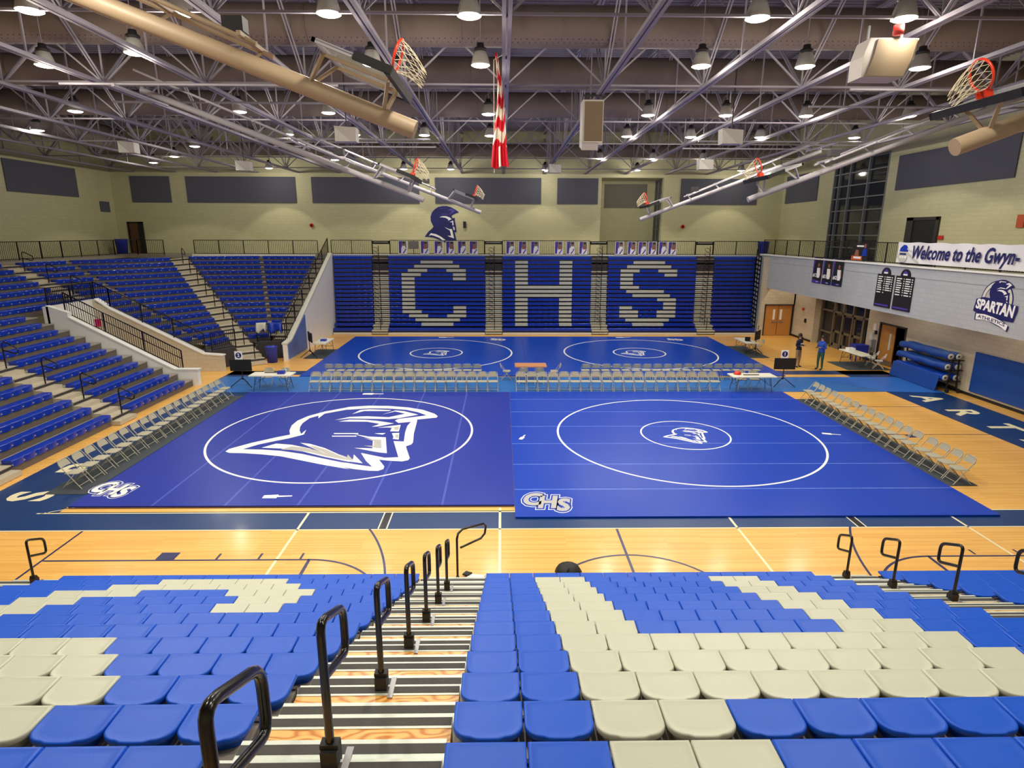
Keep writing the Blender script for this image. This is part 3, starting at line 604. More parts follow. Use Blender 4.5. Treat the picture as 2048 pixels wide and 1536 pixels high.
def make_rail(label, loc):
    t = thing('aisle_handrail', label, 'handrail', loc, 0, 'black handrails in the near aisles')
    mb = MB(); rect_tube(mb, rail_path(), .045, .045); mb.build('rail_tube', M['black'], t, True)
    mb = MB().bx(-.045, .045, -.05, .05, -.01, .11).bx(-.03, .03, .05, .09, -.14, .06).bx(-.05, .05, -.03, .03, .11, .14)
    mb.build('base_bracket', M['blackm'], t, True)
    MB().bx(.06, .1, -.12, .1, -.01, .004).build('anchor_plate', M['steel'], t.children[1] if len(t.children) > 1 else t, True)
    return t
lab = lambda k, w: '%s black looped handrail from the camera in the %s' % (ORD[k].capitalize() if False else ORD[k], w)
r0 = None
for n, i in enumerate((-2, 0, 2, 4, 6, 8, 10)):
    loc = (-.945, rowY(i)-.02, rowZ(i)-.11) if i >= 0 else (-.945, 1.6, 4.47)
    if r0 is None: r0 = make_rail(lab(1, 'middle aisle'), loc)
    else: dup(r0, loc, 0, lab(n+1, 'middle aisle'))
for n, i in enumerate((6, 8, 10, 12)): dup(r0, (6.72, rowY(i)-.05, rowZ(i)-.11), 0, lab(n+1, 'right aisle'))
dup(r0, (-8.95, rowY(12)-.05, rowZ(12)-.11), 0, 'single black looped handrail at the far left aisle end')
t = thing('floor_handrail', 'round tube black handrail with a trapezoid loop at the aisle foot', 'handrail', (-.9, 10.75, 0), 0)
MB().tube([(-.9, 10.75, 0), (-.9, 10.75, .95), (-.88, 10.8, 1.04), (-.8, 10.95, 1.06), (-.4, 11.45, .92), (-.35, 11.5, .84), (-.37, 11.45, .7), (-.45, 11.35, .64), (-.84, 10.9, .68)], .024, 10).build('rail_tube', M['black'], t)
MB().lathe([(.0, 0), (.06, 0), (.06, .03), (.035, .04), (.035, .12), (0, .12)], (-.9, 10.75, 0)).build('base_flange', M['blackm'], t)

# ================================================================== SIDE, CORNER AND FAR BLEACHERS
def V2(p): return Vector((p[0], p[1]))
def bench(mb, a, b, z, nrm, depth=.3, h=.2, modw=.457, grey=(), bow=.025):
    a, b, nr = V2(a), V2(b), V2(nrm).normalized(); L = (b-a).length; n = max(1, round(L/modw)); d = (b-a)/n; u = d.normalized()
    for k in range(n):
        p, q = a+d*k+u*.0005, a+d*(k+1)-u*.0005; mi = 1 if k in grey else 0
        pts = [p-nr*depth, p, (p*.75+q*.25)+nr*bow, (p+q)/2+nr*bow*1.3, (p*.25+q*.75)+nr*bow, q, q-nr*depth]
        m = len(pts); lv = [(z-h, .012), (z-.02, 0), (z, .015)]
        vs = [(x.x-nr.x*ins, x.y-nr.y*ins, zz) for zz, ins in lv for x in pts]
        # orientation: keep outward faces
        fs = []
        cr = (pts[2]-pts[0]).cross(pts[3]-pts[2]) if False else (q-p).x*nr.y-(q-p).y*nr.x
        for lv_ in range(2):
            for j in range(m): fs.append((lv_*m+j, lv_*m+(j+1) % m, (lv_+1)*m+(j+1) % m, (lv_+1)*m+j))
        fs.append(tuple(2*m+j for j in range(m)))
        if cr > 0: fs = [f[::-1] for f in fs]
        mb.add(vs, fs, mi)
    return mb
def jz(j): return .42+.284*j
BB = [M['bench_blue'], M['bench_grey']]
SQ = 'group'
def section(label, rows, A, B, where_group='side and corner bleacher sections', deckmat='deck', fillB=None, fillA=None):
    """A(j), B(j): end points of the seat front line of row j, court side on the right hand going A to B"""
    j0 = rows[0]; pa, pb = V2(A(j0)), V2(B(j0)); c = (pa+pb)/2
    t = thing('bleacher_section', label, 'bleacher section', (c.x, c.y, 0), 0, where_group)
    for j in rows:
        a, b = V2(A(j)), V2(B(j)); a2, b2 = V2(A(j+1)), V2(B(j+1)); u = (b-a).normalized(); nr = Vector((u.y, -u.x))
        bench(MB(), a, b, jz(j), nr).build('bench_row', BB, t)
        fb = V2((fillB or B)(j)); fb2 = V2((fillB or B)(j+1)); zd = jz(j)-.115; fa = V2((fillA or A)(j)); fa2 = V2((fillA or A)(j+1))
        MB().prism([tuple(fa), tuple(fb), tuple(fb2), tuple(fa2)], zd-.04, zd).build('deck_board', M[deckmat], t)
        q = MB().prism([tuple(fa-nr*.03), tuple(fb-nr*.03), tuple(fb-nr*.06), tuple(fa-nr*.06)], max(zd-.36, 0), zd-.04)
        q.prism([tuple(a+nr*.02), tuple(b+nr*.02), tuple(b-nr*.01), tuple(a-nr*.01)], zd-.05, zd-.01) if False else None
        q.build('riser', M['riser'], t)
    return t
X_ = lambda j: -14.12-.645*j
S1 = lambda j: (-18.03-.66*(j-7), 32.07+.30*(j-7))
A_ = lambda j: (-15.4-.445*(j-4), 33.1+.48*(j-4))
L_ = lambda j: (-14.2-.5*(j-3), 33.3+.6*(j-3))
M_ = lambda j: (-13.1-.255*(j-3), 33.9+.62*(j-3))
R_ = lambda j: (-12.95, 33.9+.62*(j-3))
W1 = lambda j: (X_(j)-.03, 31.6+.12*(j-12)) if j >= 12 else (X_(j)+.05, 30.2)
section('left bleacher section with blue benches nearest the camera', range(0, 18), lambda j: (X_(j), 16.4), lambda j: (X_(j), 20.9))
section('left bleacher section with blue benches beside the tunnel wall', range(0, 11), lambda j: (X_(j), 22.0), lambda j: (X_(j), 26.1), fillB=lambda j: (X_(j), 26.8))
section('left upper bleacher benches behind and above the tunnel', range(11, 18), lambda j: (X_(j), 22.0), lambda j: (X_(j), 30.25+.12*(j-11)))
section('corner bleacher wedge of short blue benches just past the tunnel', range(4, 18), W1, lambda j: tuple(V2(S1(j))-(V2(S1(j))-V2(W1(j))).normalized()*.14), fillB=S1)
section('corner bleacher wedge left of the diagonal stairs', range(3, 18), lambda j: tuple(V2(S1(j))+(V2(A_(j))-V2(S1(j))).normalized()*.14), A_, fillA=S1)
section('corner bleacher wedge right of the diagonal stairs', range(3, 18), L_, lambda j: tuple(V2(M_(j))+(V2(L_(j))-V2(M_(j))).normalized()*.12), fillB=M_)
section('narrow corner bleacher section beside the white sloping wall', range(3, 18), lambda j: (M_(j)[0]+.1, M_(j)[1]), lambda j: (-13.0, R_(j)[1]), fillA=M_)
# steps
def stair(label, rows, quadfn, nose=True):
    c = quadfn(rows[0])[0]
    t = thing('stairs', label, 'stairs', (c[0], c[1], 0), 0, 'stairs of the side and corner bleachers')
    for j in rows:
        p = [V2(x) for x in quadfn(j)]; zd = jz(j)-.115
        MB().prism([tuple(x) for x in p], max(0, zd-.30), zd).build('step', M['stepalu'], t)
        # half step in front of each tier
        f = (p[3]-p[0]); g = (p[2]-p[1]); 
        q = [p[0]-f*.42, p[1]-g*.42, p[1]-g*.001, p[0]-f*.001]
        if j > rows[0] or True:
            MB().prism([tuple(x) for x in q], max(0, zd-.29), zd-.142).build('half_step', M['stepalu'], t)
        MB().prism([tuple(p[0]-f*.012), tuple(p[1]-g*.012), tuple(p[1]-g*.002), tuple(p[0]-f*.002)], max(.005, zd-.12), zd-.03).build('nose_strip', M['under'], t)
    return t
stair('straight stair aisle through the left bleachers nearest the camera', range(0, 18), lambda j: [(X_(j), 20.95), (X_(j), 21.95), (X_(j+1), 21.95), (X_(j+1), 20.95)])
stair('stair aisle at the lower left picture edge', range(0, 5), lambda j: [(X_(j), 15.3), (X_(j), 16.35), (X_(j+1), 16.35), (X_(j+1), 15.3)])
stair('short stair aisle between the tunnel and the upper left deck', range(11, 18), lambda j: [(X_(j), 30.3+.12*(j-11)), (X_(j), 31.5+.12*(j-12)), (X_(j+1), 31.5+.12*(j-11)), (X_(j+1), 30.3+.12*(j-10))])
def diag(j):
    a, b, c, d = V2(A_(j)), V2(L_(j)), V2(L_(j+1)), V2(A_(j+1))
    if j < 3:
        a = Vector((-13.55-.45*j, 31.15+.5*j)); b = Vector((-12.75-.48*j, 31.75+.52*j)); a2 = Vector((-13.55-.45*(j+1), 31.15+.5*(j+1))); b2 = Vector((-12.75-.48*(j+1), 31.75+.52*(j+1)))
        return [tuple(a), tuple(b), tuple(b2), tuple(a2)]
    u = (b-a).normalized()*.03
    return [tuple(a+u), tuple(b-u), tuple(c-u), tuple(d+u)]
stair('long diagonal stairs climbing the corner bleachers', range(0, 18), diag)
stair('stairs along the white sloping wall', range(3, 18), lambda j: [(-12.9, R_(j)[1]), (-12.02, R_(j)[1]), (-12.02, R_(j+1)[1]), (-12.9, R_(j+1)[1])])
# small loop rails on the side and corner stairs
def p_rail(name, label, loc, rz, group, h=.95):
    t = thing(name, label, 'handrail', loc, rz, group)
    MB().tube([(0, 0, 0), (0, 0, h-.1), (.03, 0, h), (.1, 0, h+.03), (.5, 0, h-.18), (.55, 0, h-.26), (.53, 0, h-.36), (.45, 0, h-.4), (.02, 0, h-.28)], .024, 6).build('rail_tube', M['black'], t, True)
    return t
pr = None
for n, j in enumerate((0, 2, 4, 6, 8, 10, 12, 14)):
    loc = (X_(j)+.05, 21.45, jz(j)-.115); lb = '%s black looped handrail up the straight left stair aisle' % ORD[n+1]
    pr = p_rail('stair_handrail', lb, loc, 0, 'looped handrails on the side stairs') if pr is None else (dup(pr, loc, 0, lb) and pr)
for n, j in enumerate(range(0, 18, 2)):
    q = [V2(x) for x in diag(j)]; c = (q[0]+q[1])/2
    dup(pr, (c.x, c.y, jz(j)-.115), -PI/4, '%s black looped handrail up the diagonal corner stairs' % ORD[n+1])
for n, j in enumerate((12, 14, 16)):
    dup(pr, (X_(j)+.05, 31.0+.12*(j-12), jz(j)-.115), 0, '%s black looped handrail on the short stair above the tunnel' % ORD[n+1])
# tunnel between the side sections
def xz_wall(label, prof, y0, y1, m, name='tunnel_wall', cap=None):
    fn = lambda u, v, t: (u, t, v)
    mb = MB(); n = len(prof)
    vs = [(x, y0, z) for x, z in prof]+[(x, y1, z) for x, z in prof]; tr = tessellate_polygon([[Vector((x, z, 0)) for x, z in prof]])
    fs = [tuple(t) for t in tr]+[tuple(n+i for i in t) for t in tr]+[(i, (i+1) % n, n+(i+1) % n, n+i) for i in range(n)]
    mb.add(vs, fs)
    t = thing(name, label, 'wall', (prof[0][0], y0, 0), 0, 'walls of the side tunnel')
    mb.build('wall_body', m, t)
    if cap:
        q = MB()
        for (xa, za), (xb, zb) in zip(cap, cap[1:]): q.bar((xa, (y0+y1)/2, za+.03), (xb, (y0+y1)/2, zb+.03), abs(y1-y0)+.06, .06)
        q.build('wall_cap', M['white'], t)
    return t
pn = [(-13.9, 0), (-13.9, .72), (-14.9, .72), (-19.3, 3.1), (-19.3, 3.35), (-20.2, 3.65), (-20.2, 0)]
xz_wall('near grey wall of the tunnel beside the left bleachers', pn, 26.85, 27.1, M['white'], cap=[(-13.85, .72), (-14.9, .72), (-19.3, 3.1)])
xz_wall('far grey wall of the tunnel below the corner bleachers', [(-14.1, 0), (-14.1, .78), (-15.0, .85), (-19.3, 3.1), (-20.2, 3.6), (-20.2, 0)], 29.8, 30.1, CMU_TAN, cap=[(-14.05, .78), (-15.0, .85), (-19.3, 3.1), (-20.0, 3.6)])
t = thing('tunnel_wall', 'white wall closing the top of the tunnel', 'wall', (-20.2, 28.4, 0), 0, 'walls of the side tunnel')
MB().bx(-20.35, -20.1, 26.85, 30.1, 1.9, 3.6).build('wall_body', M['white'], t)
# guard rails with balusters
def guard(label, pts, h=1.0, gap=.11, post=1.7, parts=True, toprail=.05, mid=False, name='guard_rail', group='black guard rails with balusters', balw=.018):
    """pts: 3D base points"""
    P = [Vector(p) for p in pts]; t = thing(name, label, 'railing', tuple(P[0]), 0, group)
    up = Vector((0, 0, h)); rl = MB(); r2 = MB(); r3 = MB(); bl = MB()
    for a, b in zip(P, P[1:]):
        rl.bar(a+up, b+up, toprail, .04); r2.bar(a+Vector((0, 0, .07)), b+Vector((0, 0, .07)), .035, .035)
        if mid: r3.bar(a+up*.6, b+up*.6, .03, .03)
        L = (b-a).length; n = max(1, int(L/gap))
        for k in range(1, n): q = a+(b-a)*k/n; bl.bar(q+Vector((0, 0, .07)), q+up, balw, balw)
        n = max(1, round(L/post))
        for k in range(n+1):
            q = a+(b-a)*k/n; MB().bar(q, q+up, .045, .045).build('post', M['black'], t)
    rl.build('top_rail', M['black'], t); r2.build('bottom_rail', M['black'], t); (mid and r3.build('middle_rail', M['black'], t)); b_ = bl.build('balusters', M['black'], t); b_['kind'] = 'stuff'
    return t
guard('sloping black guard rail on the near tunnel wall', [(-14.7, 27.18, .62), (-19.6, 27.18, 3.25)], .95, mid=True)
guard('sloping black guard rail on the far tunnel wall', [(-15.0, 30.0, .95), (-19.4, 30.0, 3.2), (-20.1, 30.0, 3.5)], .95, balw=.014)
guard('short black guard rail across the top of the tunnel', [(-20.2, 27.0, 3.6), (-20.2, 30.0, 3.6)], .8)
guard('black guard rail at the foot of the corner bleachers left of the stairs', [(-14.75, 30.2, .95), (-14.05, 31.35, .95)], .95)
guard('black guard rail at the foot of the corner bleachers by the white wall', [(-13.55, 33.0, .95), (-12.9, 33.25, .95), (-12.1, 33.25, .95)], .95)
tag(MB().prism([(-16.4, 30.15), (-14.75, 30.15), (-14.05, 31.35), (-15.05, 32.5)], 0, .95).build('stand_base', M['under']), 'dark base block under the corner bleachers left of the stairs', 'base')
tag(MB().prism([(-13.6, 32.75), (-12.05, 33.2), (-12.05, 34.0), (-13.4, 34.3)], 0, .95).build('stand_base', M['under']), 'dark base block under the corner bleachers by the white wall', 'base')
# white sloping wall
fn = lambda u, v, t: (-11.95+t, u, v)
t = thing('side_wall', 'white sloping side wall between corner bleachers and letter C stand', 'wall', (-11.8, 32.3, 0))
mb = MB().slab([(32.3, 0), (42.6, 0), (42.6, 5.42), (42.2, 5.42), (33.1, 1.02), (32.3, .92)], 0, .22, fn); mb.build('wall_body', M['white'], t)
q = MB(); pp = [(32.28, .95), (33.1, 1.05), (42.2, 5.45)]
for (a, b), (c, d) in zip(pp, pp[1:]): q.bar((-11.84, a, b), (-11.84, c, d), .3, .08)
q.build('wall_cap', M['offwhite'], t)
MB().slab([(32.45, .08), (35.6, .08), (35.6, 2.12), (33.1, .95), (32.45, .88)], .22, .27, fn).build('wall_pad', M['pad_and_seat_sheen'], t)
guard('long sloping black guard rail on the white side wall', [(-11.95, 33.1, 1.15), (-11.95, 42.3, 5.45)], 1.0, gap=.13, balw=.016)
# railings of the upper decks
def deck_rail(label, pts): return guard(label, pts, .97, gap=.125, post=1.75, balw=.015, group='guard rails of the upper decks')
deck_rail('guard rail of the upper deck in the left rear corner', [(-25.95, 30.0, 5.33), (-25.95, 41.5, 5.33), (-25.1, 42.65, 5.33), (-23.3, 42.65, 5.33)])
deck_rail('deck guard rail above the corner bleachers', [(-21.2, 42.65, 5.33), (-12.75, 42.65, 5.33)])
for a, b, l in ((-11.8, -9.0, 'plain blue bank on the left'), (-7.75, -1.25, 'letter C stand'), (.03, 6.1, 'letter H stand'), (7.3, 13.45, 'letter S stand'), (14.75, 17.9, 'plain blue bank on the right')):
    deck_rail('deck guard rail above the '+l, [(a, 42.62, 5.36), (b, 42.62, 5.36)])
for x, l in ((-8.37, 'between the left plain bank and letter C'), (-.6, 'between letters C and H'), (6.7, 'between letters H and S'), (14.1, 'right of letter S')):
    t = thing('deck_gate', 'black safety gate '+l, 'gate', (x, 42.6, 5.4), 0, 'safety gates above the far aisles')
    MB().bx(x-.6, x+.6, 42.57, 42.65, 6.08, 6.3).build('gate_board', M['black'], t); MB().bar((x-.6, 42.62, 5.4), (x-.6, 42.62, 6.3), .05).bar((x+.6, 42.62, 5.4), (x+.6, 42.62, 6.3), .05).bar((x-.6, 42.62, 5.44), (x+.6, 42.62, 5.44), .03).build('gate_post', M['black'], t)
    MB().bx(x-.5, x+.5, 42.55, 42.57, 6.2, 6.23).build('gate_label', M['offwhite'], t)
deck_rail('long guard rail of the right balcony', [(18.15, 20.2, 5.48), (18.15, 42.3, 5.48)])
# far retracted banks
CF = {16: range(5, 10), 15: range(4, 11), 14: [3, 4, 5, 9, 10, 11], 13: [2, 3, 4, 10, 11], 12: [2, 3, 10, 11], 11: [2, 3], 10: [2, 3], 9: [2, 3], 8: [2, 3], 7: [2, 3], 6: [2, 3], 5: [2, 3, 10, 11], 4: [2, 3, 4, 10, 11], 3: [3, 4, 5, 9, 10, 11], 2: range(4, 11), 1: range(5, 10)}
HF = {k: [2, 3, 9, 10] for k in range(1, 17)}
for k in (10, 9, 8): HF[k] = range(2, 11)
SF = {16: range(4, 9), 15: range(3, 10), 14: [2, 3, 4, 8, 9, 10], 13: [2, 3, 9, 10], 12: [2, 3, 9, 10], 11: [2, 3], 10: [2, 3, 4], 9: range(3, 9), 8: range(4, 10), 7: [8, 9, 10], 6: [9, 10], 5: [2, 3, 9, 10], 4: [2, 3, 4, 8, 9, 10], 3: [2, 3, 4, 8, 9, 10], 2: range(3, 10), 1: range(4, 9)}
SF[12] = [2, 3]; SF[13] = [2, 3, 9, 10]
def bankY(k): return (41.28, 41.72)[k] if k < 2 else 42.0+.022*k
def far_bank(label, a, b, n, pat):
    t = thing('bleacher_bank', label, 'bleacher bank', ((a+b)/2, 41.3, 0), 0, 'folded bleacher banks on the far side')
    for k in range(18):
        bench(MB(), (a, bankY(k)), (b, bankY(k)), jz(k), (0, -1), depth=.28 if k > 1 else .42, h=.18, modw=(b-a)/n, grey=pat.get(k, ()), bow=.012).build('bench_row', BB, t)
        MB().bx(a, b, bankY(k)+.02, 42.5, jz(k)-.19, jz(k)-.14).build('deck_edge', M['steel'], t)
    MB().bx(a, b, 42.42, 42.5, 0, 5.1).bx(a, b, 41.35, 41.4, .02, .2).build('bank_front', M['under'], t)
    MB().bx(a, b, 41.15, 41.3, .01, .13).build('kick_board', M['offwhite'], t)
    return t
far_bank('plain blue folded bleacher bank beside the white sloping wall', -11.66, -9.02, 6, {})
far_bank('folded blue bleacher bank showing a stone grey letter C', -7.88, -1.2, 15, CF)
far_bank('folded blue bleacher bank showing a stone grey letter H', .02, 6.2, 14, {k: ([2, 3, 9, 10] if len(list(v)) == 4 else range(2, 11)) for k, v in HF.items()})
far_bank('folded blue bleacher bank showing a stone grey letter S', 7.38, 13.55, 14, SF)
far_bank('plain blue folded bleacher bank beside the right entrance', 14.82, 17.65, 6, {})
for a, b, l in ((-9.0, -7.9, 'left of letter C'), (-1.18, 0, 'between letters C and H'), (6.22, 7.36, 'between letters H and S'), (13.57, 14.8, 'right of letter S')):
    t = thing('folded_stairs', 'folded beige aisle steps '+l, 'stairs', ((a+b)/2, 41.3, 0), 0, 'folded aisle steps of the far banks')
    for k in range(18):
        y = bankY(k)+.12 if k > 1 else bankY(k)-.15
        MB().bx(a, b, y, 42.45, jz(k)-.2, jz(k)-.115).build('step', M['stepalu'], t)
        if k < 17: MB().bx(a+.02, b-.02, y+.03, y+.3, max(.0, jz(k)-.36), jz(k)-.28).build('half_step', M['alu'], t)
    MB().bx(a, b, 42.45, 42.5, 0, 5.1).build('back_board', M['under'], t)
    c = (a+b)/2+.05
    t = thing('folded_handrails', 'stack of folded black handrails '+l, 'handrail', (c, 41.6, 0), 0, 'folded handrail stacks in the far aisles')
    mb = MB().tube([(c, 41.75, .5), (c, 41.75, 6.0)], .025, 6)
    mb.tube([(c, 41.25, .2), (c, 41.25, 1.15)], .025, 6)
    mb.build('pole', M['black'], t)
    mb = MB()
    for k in range(1, 19, 1):
        z = .6+.284*k; mb.tube([(c-.35, 41.7, z+.16), (c-.38, 41.68, z), (c-.15, 41.68, z-.1), (c, 41.7, z-.02), (c-.12, 41.7, z+.14), (c-.3, 41.7, z+.17)], .016, 5)
    mb.build('rail_loops', M['black'], t)

# ================================================================== ROOF STRUCTURE, DUCTS, LIGHTS
for k in range(-9, 7):
    x = .1+2.93*k; n = k+10
    t = thing('roof_truss', '%s steel roof truss from the left running to the far wall' % ORD[n], 'roof truss', (x, FB, 11), 0, 'steel roof trusses')
    y0, y1 = FB, (BW if x > 7.2 or x < 7.2 else 48)
    MB().bx(x-.1, x-.02, y0, y1, 10.96, 11.05).bx(x+.02, x+.1, y0, y1, 10.96, 11.05).build('bottom_chord', M['truss'], t)
    MB().bx(x-.09, x-.015, y0, y1, 13.62, 13.72).bx(x+.015, x+.09, y0, y1, 13.62, 13.72).build('top_chord', M['truss'], t)
    st = 5.9; s0 = 13.4-st*3; i = 0; q = MB()
    while s0+i*st < BW+3:
        yb = s0+i*st
        for dy in (-st/2, st/2):
            yt = yb+dy
            if FB < yb < BW and FB-3 < yt < BW+3:
                a = Vector((x, yb, 11.05)); b = Vector((x, yt, 13.65))
                if not (FB < yt < BW):
                    f = ((BW if yt > BW else FB)-yb)/(yt-yb); b = a+(b-a)*f
                for ox in (-.04, .04): q.bar(a+Vector((ox, 0, 0)), b+Vector((ox, 0, 0)), .035, .035)
        for fr in (0, .5):
            yv = yb+fr*st
            if FB < yv < BW: MB().bar((x, yv, 11.0), (x, yv, 13.65), .04, .04).build('vertical_web', M['truss'], t)
        i += 1
    q.build('diagonal_web', M['truss'], t)
for i in range(8):
    y = 13.4+5.9*(i-2)
    if y > BW-.5: break
    t = thing('cross_bracing', '%s line of cross bracing between trusses counted from the camera' % ORD[i+1], 'cross bracing', (0, y, 11), 0, 'cross bracing lines')
    for k in range(-9, 6):
        x = .1+2.93*k; x2 = x+2.93
        MB().bar((x, y+.04, 11.04), (x2, y+.04, 13.6), .045, .045).bar((x2, y-.04, 11.04), (x, y-.04, 13.6), .045, .045).build('brace', M['truss'], t)
    MB().bx(-26.3, 17.7, y-.03, y+.03, 11.04, 11.09).build('strut', M['truss'], t)
# purlin lines and a cable
DU = {18.6: 'perforated taupe air duct nearest the camera', 23.6: 'second taupe air duct from the camera', 29.1: 'third taupe air duct from the camera', 44.0: 'taupe air duct running along the far wall'}
for y, l in DU.items():
    r = .52 if y < 40 else .45
    t = thing('air_duct', l, 'air duct', (0, y, 12.4), 0, 'ceiling air ducts')
    x0, x1 = -27.9, 20.4
    mb = MB(); n = 28; vs = []; 
    for x in (x0, x1): vs += [(x, y+r*math.cos(2*PI*j/n), 12.4+r*math.sin(2*PI*j/n)) for j in range(n)]
    mb.add(vs, [(j, n+j, n+(j+1) % n, (j+1) % n) for j in range(n)], 0, True); mb.build('duct_tube', M['duct'], t)
    for k in range(12):
        xx = x0+1.6+k*4.2; q = MB(); q.tube([(xx, y+(r+.005)*math.cos(2*PI*j/24), 12.4+(r+.005)*math.sin(2*PI*j/24)) for j in range(24)], .014, 5, close=True); q.build('seam_ring', M['duct'], t)
    if y < 20:
        q = MB()
        for k in range(300):
            for ang, off in ((-PI*.72, 0), (-PI*.65, .08)):
                xx = x0+.1+k*.16+off; c = Vector((xx, y+(r+.004)*math.cos(ang), 12.4+(r+.004)*math.sin(ang)))
                nrm = Vector((0, math.cos(ang), math.sin(ang))); tv = nrm.cross(Vector((1, 0, 0))); s = .016
                q.add([c+Vector((s, 0, 0)), c+tv*s, c-Vector((s, 0, 0)), c-tv*s], [(0, 1, 2, 3)])
        o = q.build('perforation', M['black'], t); o['kind'] = 'stuff'
t = thing('air_duct', 'taupe air duct running lengthwise near the left wall', 'air duct', (-24.6, 20, 12.4), 0, 'ceiling air ducts')
mb = MB(); n = 24; vs = []
for y in (FB+.1, 41): vs += [(-24.6+.75*math.cos(2*PI*j/n), y, 12.5+.75*math.sin(2*PI*j/n)) for j in range(n)]
mb.add(vs, [(j, (j+1) % n, n+(j+1) % n, n+j) for j in range(n)]+[tuple(range(n, 2*n))], 0, True); mb.build('duct_tube', M['duct'], t)
# pendant lights
LZ = 11.05
def make_light(label, loc):
    t = thing('pendant_light', label, 'ceiling light', loc, 0, 'round high bay pendant lights')
    MB().lathe([(0, .52), (.09, .52), (.1, .44), (.16, .4), (.17, .34), (.1, .32)], n=20).build('ballast_housing', M['darkmetal'], t, True)
    MB().lathe([(.1, .34), (.15, .32), (.2, .2), (.235, .06), (.25, .0), (.24, .0)], n=24).build('reflector', M['bell'], t, True)
    MB().lathe([(.24, .005), (.2, -.02), (.1, -.04), (0, -.045)], n=24).build('lens', M['lens'], t.children[-1] if False else [c for c in t.children if c.name.startswith('reflector')][0], True)
    MB().tube([(0, 0, .5), (0, 0, 2.8)], .01, 6).tube([(-.1, 0, .5), (-.12, 0, .6), (-.03, 0, .68), (.03, 0, .6), (.02, 0, .5)], .008, 5).build('stem', M['truss'], t, True)
    ld = bpy.data.lights.new('bulb', 'SPOT'); ld.energy = LAMP_POWER; ld.color = LAMP_COLOR; ld.spot_size = math.radians(134); ld.spot_blend = .12; ld.shadow_soft_size = .2
    lo = bpy.data.objects.new('bulb', ld); COL.objects.link(lo); lo.parent = t; lo.location = (0, 0, -.08)
    ld = bpy.data.lights.new('glow', 'POINT'); ld.energy = GLOW_POWER; ld.color = LAMP_COLOR; ld.shadow_soft_size = .12
    lo = bpy.data.objects.new('glow', ld); COL.objects.link(lo); lo.parent = t; lo.location = (0, 0, -.16)
    return t
LP = [(-9.34, 13.44), (-6.4, 13.5), (-3.46, 13.46), (-.66, 13.5), (5.18, 13.5), (8.14, 13.44), (-8.97, 16.32), (-3.37, 17.15), (-.56, 17.15), (5.19, 17.09), (7.9, 17.05), (10.97, 17.1), (-15.46, 23.7), (-9.51, 23.6), (-6.33, 23.7), (-.5, 23.75), (5.38, 23.75), (8.24, 23.7), (11.22, 23.7), (15.0, 23.6),
      (-9.52, 28.7), (-6.56, 28.7), (-3.47, 28.7), (-.54, 28.75), (5.6, 28.7), (8.5, 28.8), (11.64, 28.75), (15.9, 28.7), (-15.61, 32.7), (-18.9, 37.0), (-21.88, 40.2), (-15.8, 43.2), (-10.01, 38.2), (-6.71, 43.3), (-3.51, 43.3), (5.68, 36.9), (8.79, 36.9), (11.73, 36.9), (2.96, 43.4), (9.28, 43.4), (16.4, 43.2),
      (-6.4, 8.0), (-.6, 8.0), (5.2, 8.0), (-3.4, 3.0), (2.5, 3.0), (-13.0, 9.0), (-18.5, 18.0), (-20.0, 28.0), (14.0, 10.0), (8.2, 3.5), (-12, 17.5)]
rows_seen = {}
base = None
LP_s = sorted(LP, key=lambda p: (round(p[1]/3.4), p[0]))
cnt = {}
for x, y in LP_s:
    key = round(y/3.4); cnt[key] = cnt.get(key, 0)+1
    rown = sorted(set(round(q[1]/3.4) for q in LP)).index(key)+1
    lb = '%s glowing pendant light from the left in the %s row from the camera' % (ORD[cnt[key]], ORD[rown])
    base_z = LZ
    if base is None: base = make_light(lb, (x, y, base_z)); r_ = base
    else: r_ = dup(base, (x, y, base_z), 0, lb)
    if y > 42 or x < -15.7:      # narrower optics beside the walls
        for c in r_.children:
            if c.type == 'LIGHT' and c.data.type == 'SPOT':
                c.data = c.data.copy(); c.data.spot_size = math.radians(92 if y > 42 else 116); c.data.energy = LAMP_POWER*.6
# lamps light under the balcony and in the alcove
for i, (x, y, l) in enumerate(((19.2, 40.0, 'by the brown double door'), (19.2, 34.5, 'by the glass entrance'), (19.2, 28.0, 'above the mat cart'), (19.2, 22.5, 'above the blue wall pad'))):
    t = thing('downlight', 'recessed downlight under the balcony '+l, 'ceiling light', (x, y, 5.1), 0, 'downlights under the balcony')
    MB().lathe([(0, 0), (.12, 0), (.14, .03), (.12, .05)], (x, y, 5.08)).build('lens', M['lens'], t)
    ld = bpy.data.lights.new('bulb', 'SPOT'); ld.energy = 120; ld.color = (1, .86, .66); ld.spot_size = math.radians(120); ld.spot_blend = .4; ld.shadow_soft_size = .12
    lo = bpy.data.objects.new('bulb', ld); COL.objects.link(lo); lo.parent = t; lo.location = (0, 0, -.08)
